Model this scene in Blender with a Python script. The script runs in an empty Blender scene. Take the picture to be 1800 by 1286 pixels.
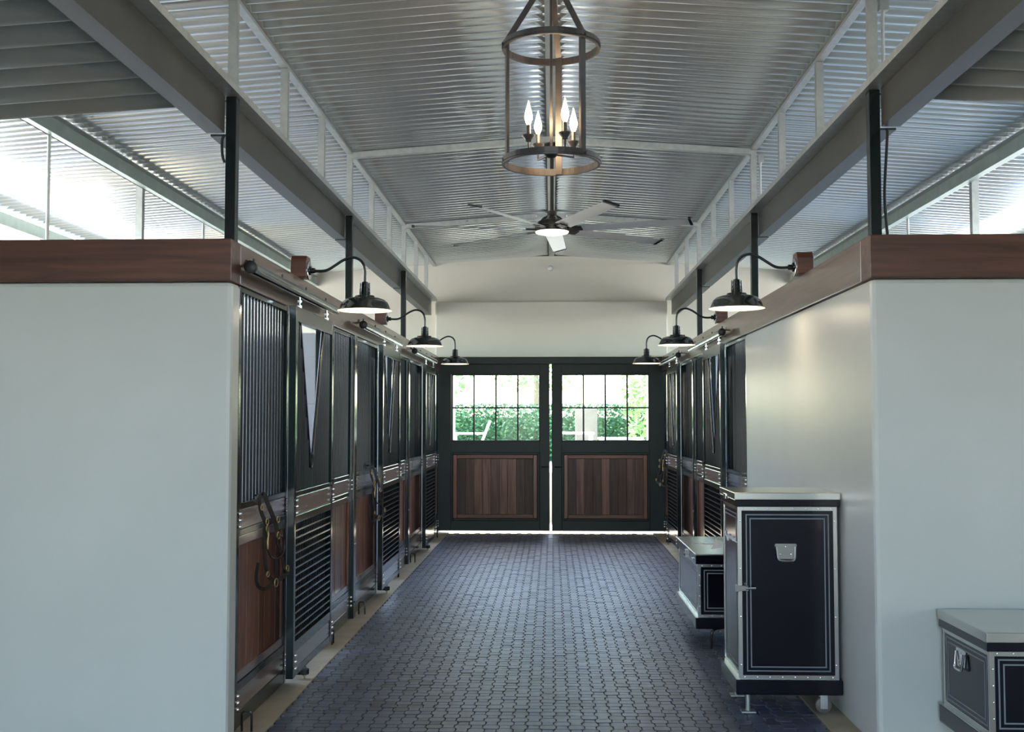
import bpy, bmesh, math, random
from mathutils import Vector, Matrix
random.seed(7)
SC = bpy.context.scene
COL = SC.collection

# ------------------------------------------------------------------ camera
CAMZ = 1.65
cam_d = bpy.data.cameras.new('camera'); cam = bpy.data.objects.new('camera', cam_d); COL.objects.link(cam)
cam_d.sensor_width = 36.0; cam_d.lens = 36.0 * 1930.0 / 1800.0; cam_d.clip_end = 300; cam_d.clip_start = 0.05
cam.location = (0, 0, CAMZ)
cam.rotation_euler = (math.radians(90 + 2.8772), 0, math.radians(2.0746))
SC.camera = cam

# ------------------------------------------------------------------ sky, sun, exposure
world = bpy.data.worlds.new('sky'); SC.world = world; world.use_nodes = True
wn = world.node_tree.nodes; wl = world.node_tree.links; wn.clear()
wo = wn.new('ShaderNodeOutputWorld'); wb = wn.new('ShaderNodeBackground'); ws = wn.new('ShaderNodeTexSky')
ws.sky_type = 'NISHITA'; ws.sun_disc = False
ws.sun_elevation = math.radians(52); ws.sun_rotation = math.radians(-25); ws.altitude = 50
ws.air_density = 1.0; ws.dust_density = 1.6; ws.ozone_density = 1.0
wb.inputs['Strength'].default_value = 0.82
wl.new(ws.outputs[0], wb.inputs[0]); wl.new(wb.outputs[0], wo.inputs[0])
sun_d = bpy.data.lights.new('sun', 'SUN'); sun_d.energy = 12.0; sun_d.angle = math.radians(0.6); sun_d.color = (1.0, 0.94, 0.84)
sun = bpy.data.objects.new('sun', sun_d); COL.objects.link(sun)
sun.location = (-6, 14, 20)
sun.rotation_euler = Vector((-0.32, 0.55, 0.95)).to_track_quat('Z', 'Y').to_euler()
SC.view_settings.view_transform = 'Standard'; SC.view_settings.look = 'None'
SC.view_settings.gamma = 1.0; SC.view_settings.use_curve_mapping = False
SC.view_settings.exposure = 1.2
try:
    SC.cycles.use_denoising = True
    SC.cycles.max_bounces = 8; SC.cycles.diffuse_bounces = 5; SC.cycles.glossy_bounces = 4; SC.cycles.adaptive_threshold = 0.02
    SC.cycles.sample_clamp_indirect = 3.0; SC.cycles.denoising_prefilter = 'ACCURATE'; SC.cycles.caustics_reflective = False
except Exception:
    pass

# ------------------------------------------------------------------ materials
def nt(name):
    m = bpy.data.materials.new(name); m.use_nodes = True
    n = m.node_tree.nodes; l = m.node_tree.links
    return m, n, l, n['Principled BSDF']
def setp(b, col=None, rough=None, metal=None, spec=None, coat=None):
    if col is not None: b.inputs['Base Color'].default_value = (*col, 1)
    if rough is not None: b.inputs['Roughness'].default_value = rough
    if metal is not None: b.inputs['Metallic'].default_value = metal
    if spec is not None: b.inputs['Specular IOR Level'].default_value = spec
    if coat is not None: b.inputs['Coat Weight'].default_value = coat; b.inputs['Coat Roughness'].default_value = 0.15
def ramp(n, pts):
    r = n.new('ShaderNodeValToRGB'); e = r.color_ramp.elements
    e[0].position, e[0].color = pts[0][0], (*pts[0][1], 1)
    e[1].position, e[1].color = pts[-1][0], (*pts[-1][1], 1)
    for p, c in pts[1:-1]:
        k = e.new(p); k.color = (*c, 1)
    return r
def mottled(name, c0, c1, scale, rough, metal=0.0, bump=0.0, bscale=40, rvar=0.0, stretch=(1, 1, 1), detail=4, spec=None):
    m, n, l, b = nt(name); setp(b, c0, rough, metal, spec)
    tc = n.new('ShaderNodeTexCoord'); mp = n.new('ShaderNodeMapping'); mp.inputs['Scale'].default_value = stretch
    l.new(tc.outputs['Object'], mp.inputs[0])
    nz = n.new('ShaderNodeTexNoise'); nz.inputs['Scale'].default_value = scale; nz.inputs['Detail'].default_value = detail
    l.new(mp.outputs[0], nz.inputs['Vector'])
    r = ramp(n, [(0.3, c0), (0.7, c1)]); l.new(nz.outputs['Fac'], r.inputs[0]); l.new(r.outputs[0], b.inputs['Base Color'])
    if rvar:
        mr = n.new('ShaderNodeMapRange'); mr.inputs[3].default_value = rough - rvar; mr.inputs[4].default_value = rough + rvar
        l.new(nz.outputs['Fac'], mr.inputs[0]); l.new(mr.outputs[0], b.inputs['Roughness'])
    if bump:
        n2 = n.new('ShaderNodeTexNoise'); n2.inputs['Scale'].default_value = bscale; n2.inputs['Detail'].default_value = 3
        l.new(mp.outputs[0], n2.inputs['Vector'])
        bp = n.new('ShaderNodeBump'); bp.inputs['Strength'].default_value = bump; bp.inputs['Distance'].default_value = 0.01
        l.new(n2.outputs['Fac'], bp.inputs['Height']); l.new(bp.outputs[0], b.inputs['Normal'])
    return m
def wood(name, axis, dark, mid, light, rough, vary=0.35, coat=0.0):
    m, n, l, b = nt(name); setp(b, mid, rough, 0, 0.5, coat)
    tc = n.new('ShaderNodeTexCoord'); oi = n.new('ShaderNodeObjectInfo')
    mp = n.new('ShaderNodeMapping'); s = [22, 22, 22]; s['XYZ'.index(axis)] = 1.3; mp.inputs['Scale'].default_value = s
    l.new(tc.outputs['Object'], mp.inputs[0])
    off = n.new('ShaderNodeVectorMath'); off.operation = 'SCALE'; off.inputs[0].default_value = (7, 13, 17); l.new(oi.outputs['Random'], off.inputs['Scale'])
    ad = n.new('ShaderNodeVectorMath'); l.new(mp.outputs[0], ad.inputs[0]); l.new(off.outputs[0], ad.inputs[1])
    nz = n.new('ShaderNodeTexNoise'); nz.inputs['Scale'].default_value = 1.0; nz.inputs['Detail'].default_value = 6; nz.inputs['Distortion'].default_value = 0.82
    l.new(ad.outputs[0], nz.inputs['Vector'])
    r = ramp(n, [(0.25, dark), (0.5, mid), (0.75, light)]); l.new(nz.outputs['Fac'], r.inputs[0])
    hs = n.new('ShaderNodeHueSaturation'); l.new(r.outputs[0], hs.inputs['Color'])
    mr = n.new('ShaderNodeMapRange'); mr.inputs[3].default_value = 1 - vary; mr.inputs[4].default_value = 1 + vary
    l.new(oi.outputs['Random'], mr.inputs[0]); l.new(mr.outputs[0], hs.inputs['Value'])
    l.new(hs.outputs[0], b.inputs['Base Color'])
    bp = n.new('ShaderNodeBump'); bp.inputs['Strength'].default_value = 0.08; bp.inputs['Distance'].default_value = 0.004
    l.new(nz.outputs['Fac'], bp.inputs['Height']); l.new(bp.outputs[0], b.inputs['Normal'])
    return m
def plain(name, col, rough, metal=0.0, spec=None, coat=None):
    m, n, l, b = nt(name); setp(b, col, rough, metal, spec, coat)
    nz = n.new('ShaderNodeTexNoise'); nz.inputs['Scale'].default_value = 18; nz.inputs['Detail'].default_value = 3
    tc = n.new('ShaderNodeTexCoord'); l.new(tc.outputs['Object'], nz.inputs['Vector'])
    mr = n.new('ShaderNodeMapRange'); mr.inputs[3].default_value = max(0.02, rough * 0.85); mr.inputs[4].default_value = min(1, rough * 1.15)
    l.new(nz.outputs['Fac'], mr.inputs[0]); l.new(mr.outputs[0], b.inputs['Roughness'])
    return m
def emit(name, col, strength):
    m, n, l, b = nt(name); setp(b, (0.9, 0.85, 0.75), 0.4)
    b.inputs['Emission Color'].default_value = (*col, 1); b.inputs['Emission Strength'].default_value = strength
    return m

M = {}
M['plaster'] = mottled('painted_plaster', (0.66, 0.67, 0.63), (0.72, 0.73, 0.69), 1.2, 0.36, bump=0.05, bscale=60)
M['plaster_far'] = mottled('cream_plaster', (0.80, 0.78, 0.68), (0.86, 0.84, 0.74), 1.0, 0.6, bump=0.05, bscale=50)
M['block'] = mottled('painted_block', (0.62, 0.66, 0.72), (0.70, 0.73, 0.78), 6, 0.6, bump=0.2, bscale=90)
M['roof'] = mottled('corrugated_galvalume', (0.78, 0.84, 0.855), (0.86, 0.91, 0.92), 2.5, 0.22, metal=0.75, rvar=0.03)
M['soffit'] = mottled('darker_galvalume', (0.46, 0.50, 0.50), (0.58, 0.59, 0.55), 2.0, 0.38, metal=0.7, rvar=0.06)  # darker, rougher galvalume than the main roof sheets
M['galv'] = mottled('galvanised_steel', (0.44, 0.47, 0.465), (0.56, 0.58, 0.57), 22, 0.42, metal=0.7, rvar=0.1)
M['galvg'] = mottled('green_galvanised_steel', (0.42, 0.52, 0.50), (0.52, 0.62, 0.59), 8, 0.45, metal=0.6, rvar=0.08)
M['ibeam'] = mottled('grey_painted_steel', (0.062, 0.066, 0.065), (0.09, 0.094, 0.092), 5, 0.38, metal=0.05, rvar=0.05, spec=0.3)
M['black'] = plain('black_powder_coat', (0.006, 0.010, 0.012), 0.22)
M['blackmatte'] = plain('black_matte_steel', (0.006, 0.006, 0.007), 0.45)
M['frame'] = plain('green_black_enamel', (0.008, 0.018, 0.020), 0.16, coat=0.3)
M['doorpaint'] = mottled('dark_green_paint', (0.008, 0.013, 0.012), (0.012, 0.018, 0.016), 4, 0.42, spec=0.35)
M['chrome'] = plain('bright_chrome', (0.75, 0.75, 0.75), 0.14, 1.0)
M['alu'] = mottled('brushed_aluminium', (0.58, 0.58, 0.55), (0.64, 0.64, 0.61), 3, 0.24, metal=1.0)
M['navy'] = mottled('navy_laminate', (0.004, 0.004, 0.010), (0.006, 0.006, 0.014), 10, 0.14)
M['stripe'] = plain('grey_pinstripe', (0.20, 0.22, 0.24), 0.4)
M['white_paint'] = plain('white_script_paint', (0.85, 0.85, 0.9), 0.4)
DK, MD, LT = (0.055, 0.020, 0.012), (0.11, 0.042, 0.024), (0.17, 0.070, 0.040)
M['beamx'] = wood('stained_timber_x', 'X', DK, MD, LT, 0.42, 0.08, 0.1)
M['beamy'] = wood('stained_timber_y', 'Y', DK, MD, LT, 0.28, 0.08, 0.9)
M['plank'] = wood('hardwood_plank', 'Z', (0.11, 0.038, 0.02), (0.19, 0.072, 0.038), (0.28, 0.12, 0.065), 0.38, 0.28, 0.1)
M['plank_dark'] = wood('dark_hardwood_plank', 'Z', (0.09, 0.042, 0.028), (0.16, 0.08, 0.055), (0.24, 0.13, 0.09), 0.5, 0.65)
M['boardy'] = wood('hardwood_board_y', 'Y', (0.11, 0.06, 0.052), (0.18, 0.105, 0.092), (0.25, 0.16, 0.145), 0.18, 0.12, 1.0)
M['nameboard'] = wood('pale_name_board', 'Y', (0.20, 0.135, 0.12), (0.31, 0.245, 0.235), (0.42, 0.36, 0.36), 0.2, 0.15, 1.0)  # name boards in a paler, greyer wood tone than the other boards
M['boardx'] = wood('hardwood_board_x', 'X', (0.10, 0.040, 0.025), (0.17, 0.07, 0.045), (0.24, 0.11, 0.07), 0.4, 0.12)
M['concrete'] = mottled('beige_concrete', (0.36, 0.31, 0.22), (0.46, 0.41, 0.31), 5, 0.75, bump=0.15, bscale=80)
M['ground'] = mottled('pale_gravel', (0.42, 0.39, 0.33), (0.55, 0.52, 0.45), 3, 0.9, bump=0.3, bscale=60)
M['stucco'] = mottled('dull_stucco', (0.20, 0.18, 0.15), (0.26, 0.23, 0.19), 4, 0.9, bump=0.1)
M['leather'] = mottled('dark_leather', (0.012, 0.009, 0.007), (0.03, 0.02, 0.014), 30, 0.4)
M['brass'] = plain('worn_brass', (0.48, 0.36, 0.17), 0.32, 1.0)
M['bronze'] = mottled('aged_bronze', (0.058, 0.058, 0.066), (0.10, 0.088, 0.084), 12, 0.4, metal=0.7, rvar=0.1)
M['fanblade'] = plain('silver_fan_blade', (0.88, 0.89, 0.90), 0.3, 0.5)
M['fanbody'] = plain('dark_bronze_fan', (0.03, 0.028, 0.022), 0.35, 0.4)
M['bulb'] = emit('warm_filament_bulb', (1.0, 0.72, 0.36), 40.0)
M['lampbulb'] = emit('warm_lamp_bulb', (1.0, 0.78, 0.45), 14.0)
M['diffuser'] = emit('fan_light_diffuser', (1.0, 0.97, 0.92), 1.2)
M['enamel_in'] = plain('cream_enamel', (0.85, 0.80, 0.66), 0.35)
M['white'] = plain('white_paint', (0.85, 0.85, 0.84), 0.45)
M['castor'] = plain('grey_castor_tread', (0.16, 0.14, 0.12), 0.4)
M['rubber'] = plain('black_rubber', (0.01, 0.01, 0.01), 0.6)
M['leaf'] = None
def leafmat(name, a, b_):
    m, n, l, b = nt(name); setp(b, a, 0.5)
    g = n.new('ShaderNodeNewGeometry'); r = ramp(n, [(0.0, a), (1.0, b_)])
    l.new(g.outputs['Random Per Island'], r.inputs[0]); l.new(r.outputs[0], b.inputs['Base Color'])
    b.inputs['Subsurface Weight'].default_value = 0.0
    return m
M['leaf'] = leafmat('hedge_leaves', (0.03, 0.12, 0.05), (0.12, 0.30, 0.12))
M['leaf2'] = leafmat('pale_tree_leaves', (0.16, 0.32, 0.10), (0.36, 0.52, 0.20))
M['bark'] = mottled('tree_bark', (0.16, 0.12, 0.08), (0.26, 0.2, 0.14), 20, 0.9, bump=0.3)
M['straw'] = plain('dry_straw', (0.5, 0.42, 0.2), 0.8)
# paver rubber: one for single pavers (varies by object), one for the joined rest (varies by island)
def paver_mat(name, island):
    m, n, l, b = nt(name); setp(b, (0.04, 0.042, 0.046), 0.42)
    src = n.new('ShaderNodeNewGeometry').outputs['Random Per Island'] if island else n.new('ShaderNodeObjectInfo').outputs['Random']
    r = ramp(n, [(0.0, (0.045, 0.050, 0.070)), (0.25, (0.080, 0.096, 0.148)), (1.0, (0.102, 0.124, 0.19))]); l.new(src, r.inputs[0])
    tc = n.new('ShaderNodeTexCoord'); nz = n.new('ShaderNodeTexNoise'); nz.inputs['Scale'].default_value = 160; nz.inputs['Detail'].default_value = 3
    l.new(tc.outputs['Object'], nz.inputs['Vector'])
    mx = n.new('ShaderNodeMixRGB'); mx.blend_type = 'MULTIPLY'; mx.inputs[0].default_value = 0.82
    r2 = ramp(n, [(0.3, (0.6, 0.6, 0.6)), (0.7, (1.35, 1.35, 1.35))]); l.new(nz.outputs['Fac'], r2.inputs[0])
    l.new(r.outputs[0], mx.inputs[1]); l.new(r2.outputs[0], mx.inputs[2]); l.new(mx.outputs[0], b.inputs['Base Color'])
    bp = n.new('ShaderNodeBump'); bp.inputs['Strength'].default_value = 0.25; bp.inputs['Distance'].default_value = 0.003
    l.new(nz.outputs['Fac'], bp.inputs['Height']); l.new(bp.outputs[0], b.inputs['Normal'])
    return m
M['paver'] = paver_mat('rubber_paver', False); M['paver_rest'] = paver_mat('rubber_paver_field', True)
def glassmat():
    m = bpy.data.materials.new('window_glass'); m.use_nodes = True; n = m.node_tree.nodes; l = m.node_tree.links; n.clear()
    o = n.new('ShaderNodeOutputMaterial'); t = n.new('ShaderNodeBsdfTransparent'); g = n.new('ShaderNodeBsdfGlossy'); mx = n.new('ShaderNodeMixShader')
    g.inputs['Roughness'].default_value = 0.02; t.inputs[0].default_value = (0.93, 0.96, 0.95, 1)
    f = n.new('ShaderNodeFresnel'); f.inputs[0].default_value = 1.3
    l.new(f.outputs[0], mx.inputs[0]); l.new(t.outputs[0], mx.inputs[1]); l.new(g.outputs[0], mx.inputs[2]); l.new(mx.outputs[0], o.inputs[0])
    return m
M['glass'] = glassmat()

# ------------------------------------------------------------------ mesh helpers
class MB:
    def __init__(s): s.v = []; s.f = []
    def add(s, vs, fs):
        o = len(s.v); s.v += [tuple(v) for v in vs]; s.f += [tuple(i + o for i in f) for f in fs]; return s
    def box(s, x0, x1, y0, y1, z0, z1):
        if x0 > x1: x0, x1 = x1, x0
        if y0 > y1: y0, y1 = y1, y0
        if z0 > z1: z0, z1 = z1, z0
        return s.add([(x0, y0, z0), (x1, y0, z0), (x1, y1, z0), (x0, y1, z0), (x0, y0, z1), (x1, y0, z1), (x1, y1, z1), (x0, y1, z1)],
                     [(3, 2, 1, 0), (4, 5, 6, 7), (0, 1, 5, 4), (1, 2, 6, 5), (2, 3, 7, 6), (3, 0, 4, 7)])
    def tube(s, path, r, n=8, cap=True, closed=False):
        P = [Vector(p) for p in path]; N = len(P); rs = r if isinstance(r, (list, tuple)) else [r] * N
        rings = []; up = None
        for i in range(N):
            if closed: t = P[(i + 1) % N] - P[i - 1]
            else: t = P[min(i + 1, N - 1)] - P[max(i - 1, 0)]
            t.normalize()
            if up is None:
                a = Vector((0, 0, 1)) if abs(t.z) < 0.9 else Vector((1, 0, 0)); up = (a - t * a.dot(t)).normalized()
            else:
                up = (up - t * up.dot(t)); up.normalize()
            b = t.cross(up)
            rings.append([P[i] + (up * math.cos(2 * math.pi * k / n) + b * math.sin(2 * math.pi * k / n)) * rs[i] for k in range(n)])
        vs = [v for rg in rings for v in rg]; fs = []
        for i in range(N if closed else N - 1):
            j = (i + 1) % N
            for k in range(n):
                fs.append((i * n + k, i * n + (k + 1) % n, j * n + (k + 1) % n, j * n + k))
        if cap and not closed:
            fs.append(tuple(reversed(range(n)))); fs.append(tuple((N - 1) * n + k for k in range(n)))
        return s.add(vs, fs)
    def strap(s, path, w, t, wdir):
        P = [Vector(p) for p in path]; N = len(P); W = Vector(wdir).normalized(); vs = []; fs = []
        for i in range(N):
            d = P[min(i + 1, N - 1)] - P[max(i - 1, 0)]; d.normalize()
            ww = (W - d * W.dot(d)); ww = ww.normalized() if ww.length > 1e-4 else Vector((1, 0, 0)); tt = d.cross(ww)
            for a, b in ((-1, -1), (1, -1), (1, 1), (-1, 1)): vs.append(P[i] + ww * (a * w / 2) + tt * (b * t / 2))
        for i in range(N - 1):
            for k in range(4): fs.append((i * 4 + k, i * 4 + (k + 1) % 4, (i + 1) * 4 + (k + 1) % 4, (i + 1) * 4 + k))
        fs += [(3, 2, 1, 0), tuple((N - 1) * 4 + k for k in range(4))]
        return s.add(vs, fs)
    def lathe(s, prof, c=(0, 0, 0), n=24, axis='Z'):
        vs = []; fs = []
        for (r, h) in prof:
            for k in range(n):
                a = 2 * math.pi * k / n; p = (r * math.cos(a), r * math.sin(a), h)
                if axis == 'X': p = (h, r * math.cos(a), r * math.sin(a))
                if axis == 'Y': p = (r * math.cos(a), h, r * math.sin(a))
                vs.append((p[0] + c[0], p[1] + c[1], p[2] + c[2]))
        for i in range(len(prof) - 1):
            for k in range(n): fs.append((i * n + k, i * n + (k + 1) % n, (i + 1) * n + (k + 1) % n, (i + 1) * n + k))
        if prof[0][0] > 1e-6: fs.append(tuple(reversed(range(n))))
        if prof[-1][0] > 1e-6: fs.append(tuple((len(prof) - 1) * n + k for k in range(n)))
        return s.add(vs, fs)
    def ring(s, R, t, z0, z1, c=(0, 0), n=48):
        prof = [(R, z0), (R + t, z0), (R + t, z1), (R, z1)]; vs = []; fs = []
        for (r, h) in prof:
            for k in range(n): a = 2 * math.pi * k / n; vs.append((c[0] + r * math.cos(a), c[1] + r * math.sin(a), h))
        for i in range(4):
            for k in range(n): fs.append((i * n + k, i * n + (k + 1) % n, ((i + 1) % 4) * n + (k + 1) % n, ((i + 1) % 4) * n + k))
        return s.add(vs, fs)
    def prism(s, poly, z0, z1):
        n = len(poly)
        vs = [(x, y, z0) for x, y in poly] + [(x, y, z1) for x, y in poly]
        return s.add(vs, [tuple(reversed(range(n))), tuple(range(n, 2 * n))] + [(k, (k + 1) % n, n + (k + 1) % n, n + k) for k in range(n)])
    def mesh(s, name, mat, smooth=False):
        me = bpy.data.meshes.new(name); me.from_pydata(s.v, [], s.f); me.update()
        bm = bmesh.new(); bm.from_mesh(me); bmesh.ops.recalc_face_normals(bm, faces=bm.faces)
        if smooth:
            for f in bm.faces: f.smooth = True
            for e in bm.edges:
                if len(e.link_faces) == 2 and e.calc_face_angle(0) > 0.75: e.smooth = False
        bm.to_mesh(me); bm.free()
        me.materials.append(M[mat])
        return me
    def build(s, name, mat, parent=None, smooth=False, bevel=0.0, at=None):
        o = bpy.data.objects.new(name, s.mesh(name, mat, smooth)); COL.objects.link(o)
        if parent is not None: o.parent = parent
        if at: o.location = at
        if bevel:
            b = o.modifiers.new('edge', 'BEVEL'); b.width = bevel; b.segments = 2; b.limit_method = 'ANGLE'
        return o
def inst(name, me, parent, loc=(0, 0, 0), rot=None, scale=None):
    o = bpy.data.objects.new(name, me); COL.objects.link(o); o.parent = parent; o.location = loc
    if rot: o.rotation_euler = rot
    if scale: o.scale = scale
    return o
def tag(o, label=None, cat=None, group=None, kind=None):
    if label: o['label'] = label
    if cat: o['category'] = cat
    if group: o['group'] = group
    if kind: o['kind'] = kind
    return o
def thing(name, label, cat, loc=(0, 0, 0), group=None, kind=None):
    o = bpy.data.objects.new(name, None); COL.objects.link(o); o.location = loc; o.empty_display_size = 0.1
    return tag(o, label, cat, group, kind)
def struct(o, label, cat): return tag(o, label, cat, kind='structure')
def copy_tree(o, parent=None):
    c = o.copy(); COL.objects.link(c); c.parent = parent
    for ch in list(o.children): copy_tree(ch, c)
    return c
def spline(pts, k=6):
    P = [Vector(p) for p in pts]; out = []
    for i in range(len(P) - 1):
        a = P[max(i - 1, 0)]; b = P[i]; c = P[i + 1]; d = P[min(i + 2, len(P) - 1)]
        for j in range(k):
            t = j / k
            out.append(0.5 * ((2 * b) + (c - a) * t + (2 * a - 5 * b + 4 * c - d) * t * t + (3 * b - a - 3 * c + d) * t ** 3))
    out.append(P[-1]); return out
ORD = ['first', 'second', 'third', 'fourth', 'fifth', 'sixth', 'seventh', 'eighth', 'ninth', 'tenth']

# ================================================================== STRUCTURE
XL, XR = -1.67, 1.635            # aisle faces of the two stall fronts
YN, YF = 5.66, 16.45             # near white end walls, far wall
BZ0, BZ1 = 2.38, 2.603           # timber beam on top of the walls
ROOF0, SLOPE = 4.135, 0.073      # underside of the ridge, fall per metre
STALL = [5.75, 9.25, 12.75]; PITCH = 3.5
EAVE = 5.5
def roofz(x): return ROOF0 - SLOPE * abs(x)

# floor slab, kerbs
fl = MB().box(-5.4, 5.4, -6, 16.9, -0.12, -0.012).build('floor', 'concrete'); struct(fl, 'concrete barn floor under dark rubber pavers down the aisle', 'floor')
MB().box(XL - 0.08, -1.53, YN + 0.17, YF + 0.2, -0.011, 0.003).build('kerb', 'concrete', fl, bevel=0.004)
MB().box(1.485, XR + 0.08, YN - 3.0, YF + 0.2, -0.011, 0.003).build('kerb', 'concrete', fl, bevel=0.004)
# pavers
CP, PER = 0.0768, 0.138
def paver_mb():
    g = 0.0012; w, nw, ch = 0.0445, 0.0305, 0.014; m = MB()
    octo = [(-nw, g), (nw, g), (w - g, ch), (w - g, 0.077 - ch), (nw, 0.077 - g), (-nw, 0.077 - g), (-w + g, 0.077 - ch), (-w + g, ch)]
    rect = [(-nw + g, 0.077 + g), (nw - g, 0.077 + g), (nw - g, PER - g), (-nw + g, PER - g)]
    for poly in (octo, rect):
        n = len(poly); cx = sum(p[0] for p in poly) / n; cy = sum(p[1] for p in poly) / n
        ins = []
        for x, y in poly:
            dx, dy = cx - x, cy - y; L = math.hypot(dx, dy); ins.append((x + dx / L * 0.0025, y + dy / L * 0.0025))
        vs = [(x, y, -0.0115) for x, y in poly] + [(x, y, -0.0025) for x, y in poly] + [(x, y, 0) for x, y in ins]
        fs = [tuple(2 * n + k for k in range(n))]
        for r in range(2):
            fs += [(r * n + k, r * n + (k + 1) % n, (r + 1) * n + (k + 1) % n, (r + 1) * n + k) for k in range(n)]
        m.add(vs, fs)
    return m
pv = paver_mb(); pv_me = pv.mesh('paver', 'paver')
rest = MB(); NX = 39; X0 = -1.53 + 0.046; singles = 0
rnd = random.Random(3)
rows = int((YF - 0.12 - 2.6) / PER)
for r in range(rows):
    for c in range(NX):
        x = X0 + c * CP; y = 2.6 + r * PER + (PER / 2 if c % 2 else 0)
        if y + PER > YF - 0.1: continue
        dz = rnd.uniform(-0.0016, 0.0016); rx = rnd.gauss(0, 0.006); ry = rnd.gauss(0, 0.006); jx = rnd.uniform(-.0007, .0007)
        inview = y > 5.93 and abs(x) < 1.75
        if inview and singles < 300:
            inst('paver', pv_me, fl, (x + jx, y, dz), (rx, ry, 0)); singles += 1
        else:
            rest.add([(vx + x + jx, vy + y, vz + dz + vy * rx - vx * ry) for vx, vy, vz in pv.v], pv.f)
ro = rest.build('paver_field', 'paver_rest', fl); ro['kind'] = 'stuff'

# white end walls facing the camera
w = MB().box(-5.4, XL, YN, YN + 0.16, -0.01, BZ0).build('wall_front_left', 'plaster', bevel=0.025); struct(w, 'blank white plastered end wall left of the stall row', 'wall')
w = MB().prism([(XR, YN), (5.4, YN), (5.4, YN + 0.16), (XR + 0.14, YN + 0.16), (XR + 0.14, 9.33), (XR, 9.33)], -0.01, BZ0).build('wall_right', 'plaster', bevel=0.025); struct(w, 'white plastered wall wrapping the right corner behind cabinet and low trunk', 'wall')
# far wall with doorway
m = MB()
m.box(-5.4, XL - 0.02, YF, YF + 0.16, -0.01, roofz(XL)); m.box(XR + 0.02, 5.4, YF, YF + 0.16, -0.01, roofz(XR))
m.box(XL - 0.02, XR + 0.02, YF, YF + 0.16, 2.60, roofz(XR))
m.add([(-5.4, YF, roofz(XL)), (5.4, YF, roofz(XL)), (0, YF, ROOF0 - 0.001), (-5.4, YF + .16, roofz(XL)), (5.4, YF + .16, roofz(XL)), (0, YF + .16, ROOF0 - 0.001)], [(0, 1, 2), (5, 4, 3), (0, 2, 5, 3), (2, 1, 4, 5)])
w = m.build('wall_far', 'plaster_far'); struct(w, 'cream gable wall above the far double doors', 'wall')
w = MB().box(-1.74, 1.72, YF - 0.12, YF - 0.001, 2.605, 3.44).build('trim_1', 'plaster_far', bevel=0.02); struct(w, 'cream bulkhead ledge projecting above the far doors', 'bulkhead')
# outer walls, partitions of blocks
for sgn, nm in ((-1, 'left'), (1, 'right')):
    m = MB(); xo = 5.25 * sgn
    for k in range(3):
        a = STALL[k]; m.box(xo, xo + .15 * sgn, a, a + 1.1, 0, 2.3); m.box(xo, xo + .15 * sgn, a + 2.5, a + 3.5, 0, 2.3); m.box(xo, xo + .15 * sgn, a + 1.1, a + 2.5, 0, 1.1)
    w = m.build('wall_outer_' + nm, 'plaster'); struct(w, 'outer stall wall with window openings on the %s side' % nm, 'wall')
blk = MB().box(-0.196, 0.196, -0.0, 0.07, 0.003, 0.196).mesh('block', 'block')
for sgn, nm, ys in ((-1, 'left', (9.25, 12.75)), (1, 'right', (9.35, 12.75))):
    for q, yb in enumerate(ys):
        xa = (XL - 0.12) if sgn < 0 else (XR + 0.16)
        m = MB().box(xa, 5.2 * sgn, yb - 0.05, yb + 0.1, 0, 2.395)
        w = m.build('wall_partition_%s_%d' % (nm, q + 1), 'block'); struct(w, 'pale painted block partition behind %s %s stall front' % (ORD[q], nm), 'wall')
        for rr in range(12):
            for cc in range(8):
                cx = xa + sgn * (0.2 + cc * 0.4 + (0.2 if rr % 2 else 0))
                inst('block', blk, w, (cx, yb - 0.062, rr * 0.1995))

# unseen cross hall added behind the camera; walls and doorways limit front-wall light
for sgn, nm in ((-1, 'left'), (1, 'right')):
    w = MB().box(1.68 * sgn, 5.4 * sgn, -4.2, -4.04, -0.01, 3.0).build('wall_back_' + nm, 'plaster'); struct(w, 'unseen white end wall added behind the viewpoint on the %s' % nm, 'wall')
    m = MB(); m.box(5.25 * sgn, 5.4 * sgn, -4.03, -1.6, -0.01, 3.05); m.box(5.25 * sgn, 5.4 * sgn, 0.6, 5.65, -0.01, 3.05); m.box(5.25 * sgn, 5.4 * sgn, -1.6, 0.6, 2.4, 3.05)
    w = m.build('wall_side_' + nm, 'plaster'); struct(w, 'unseen white side wall of the added cross hall on the %s' % nm, 'wall')
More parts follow.
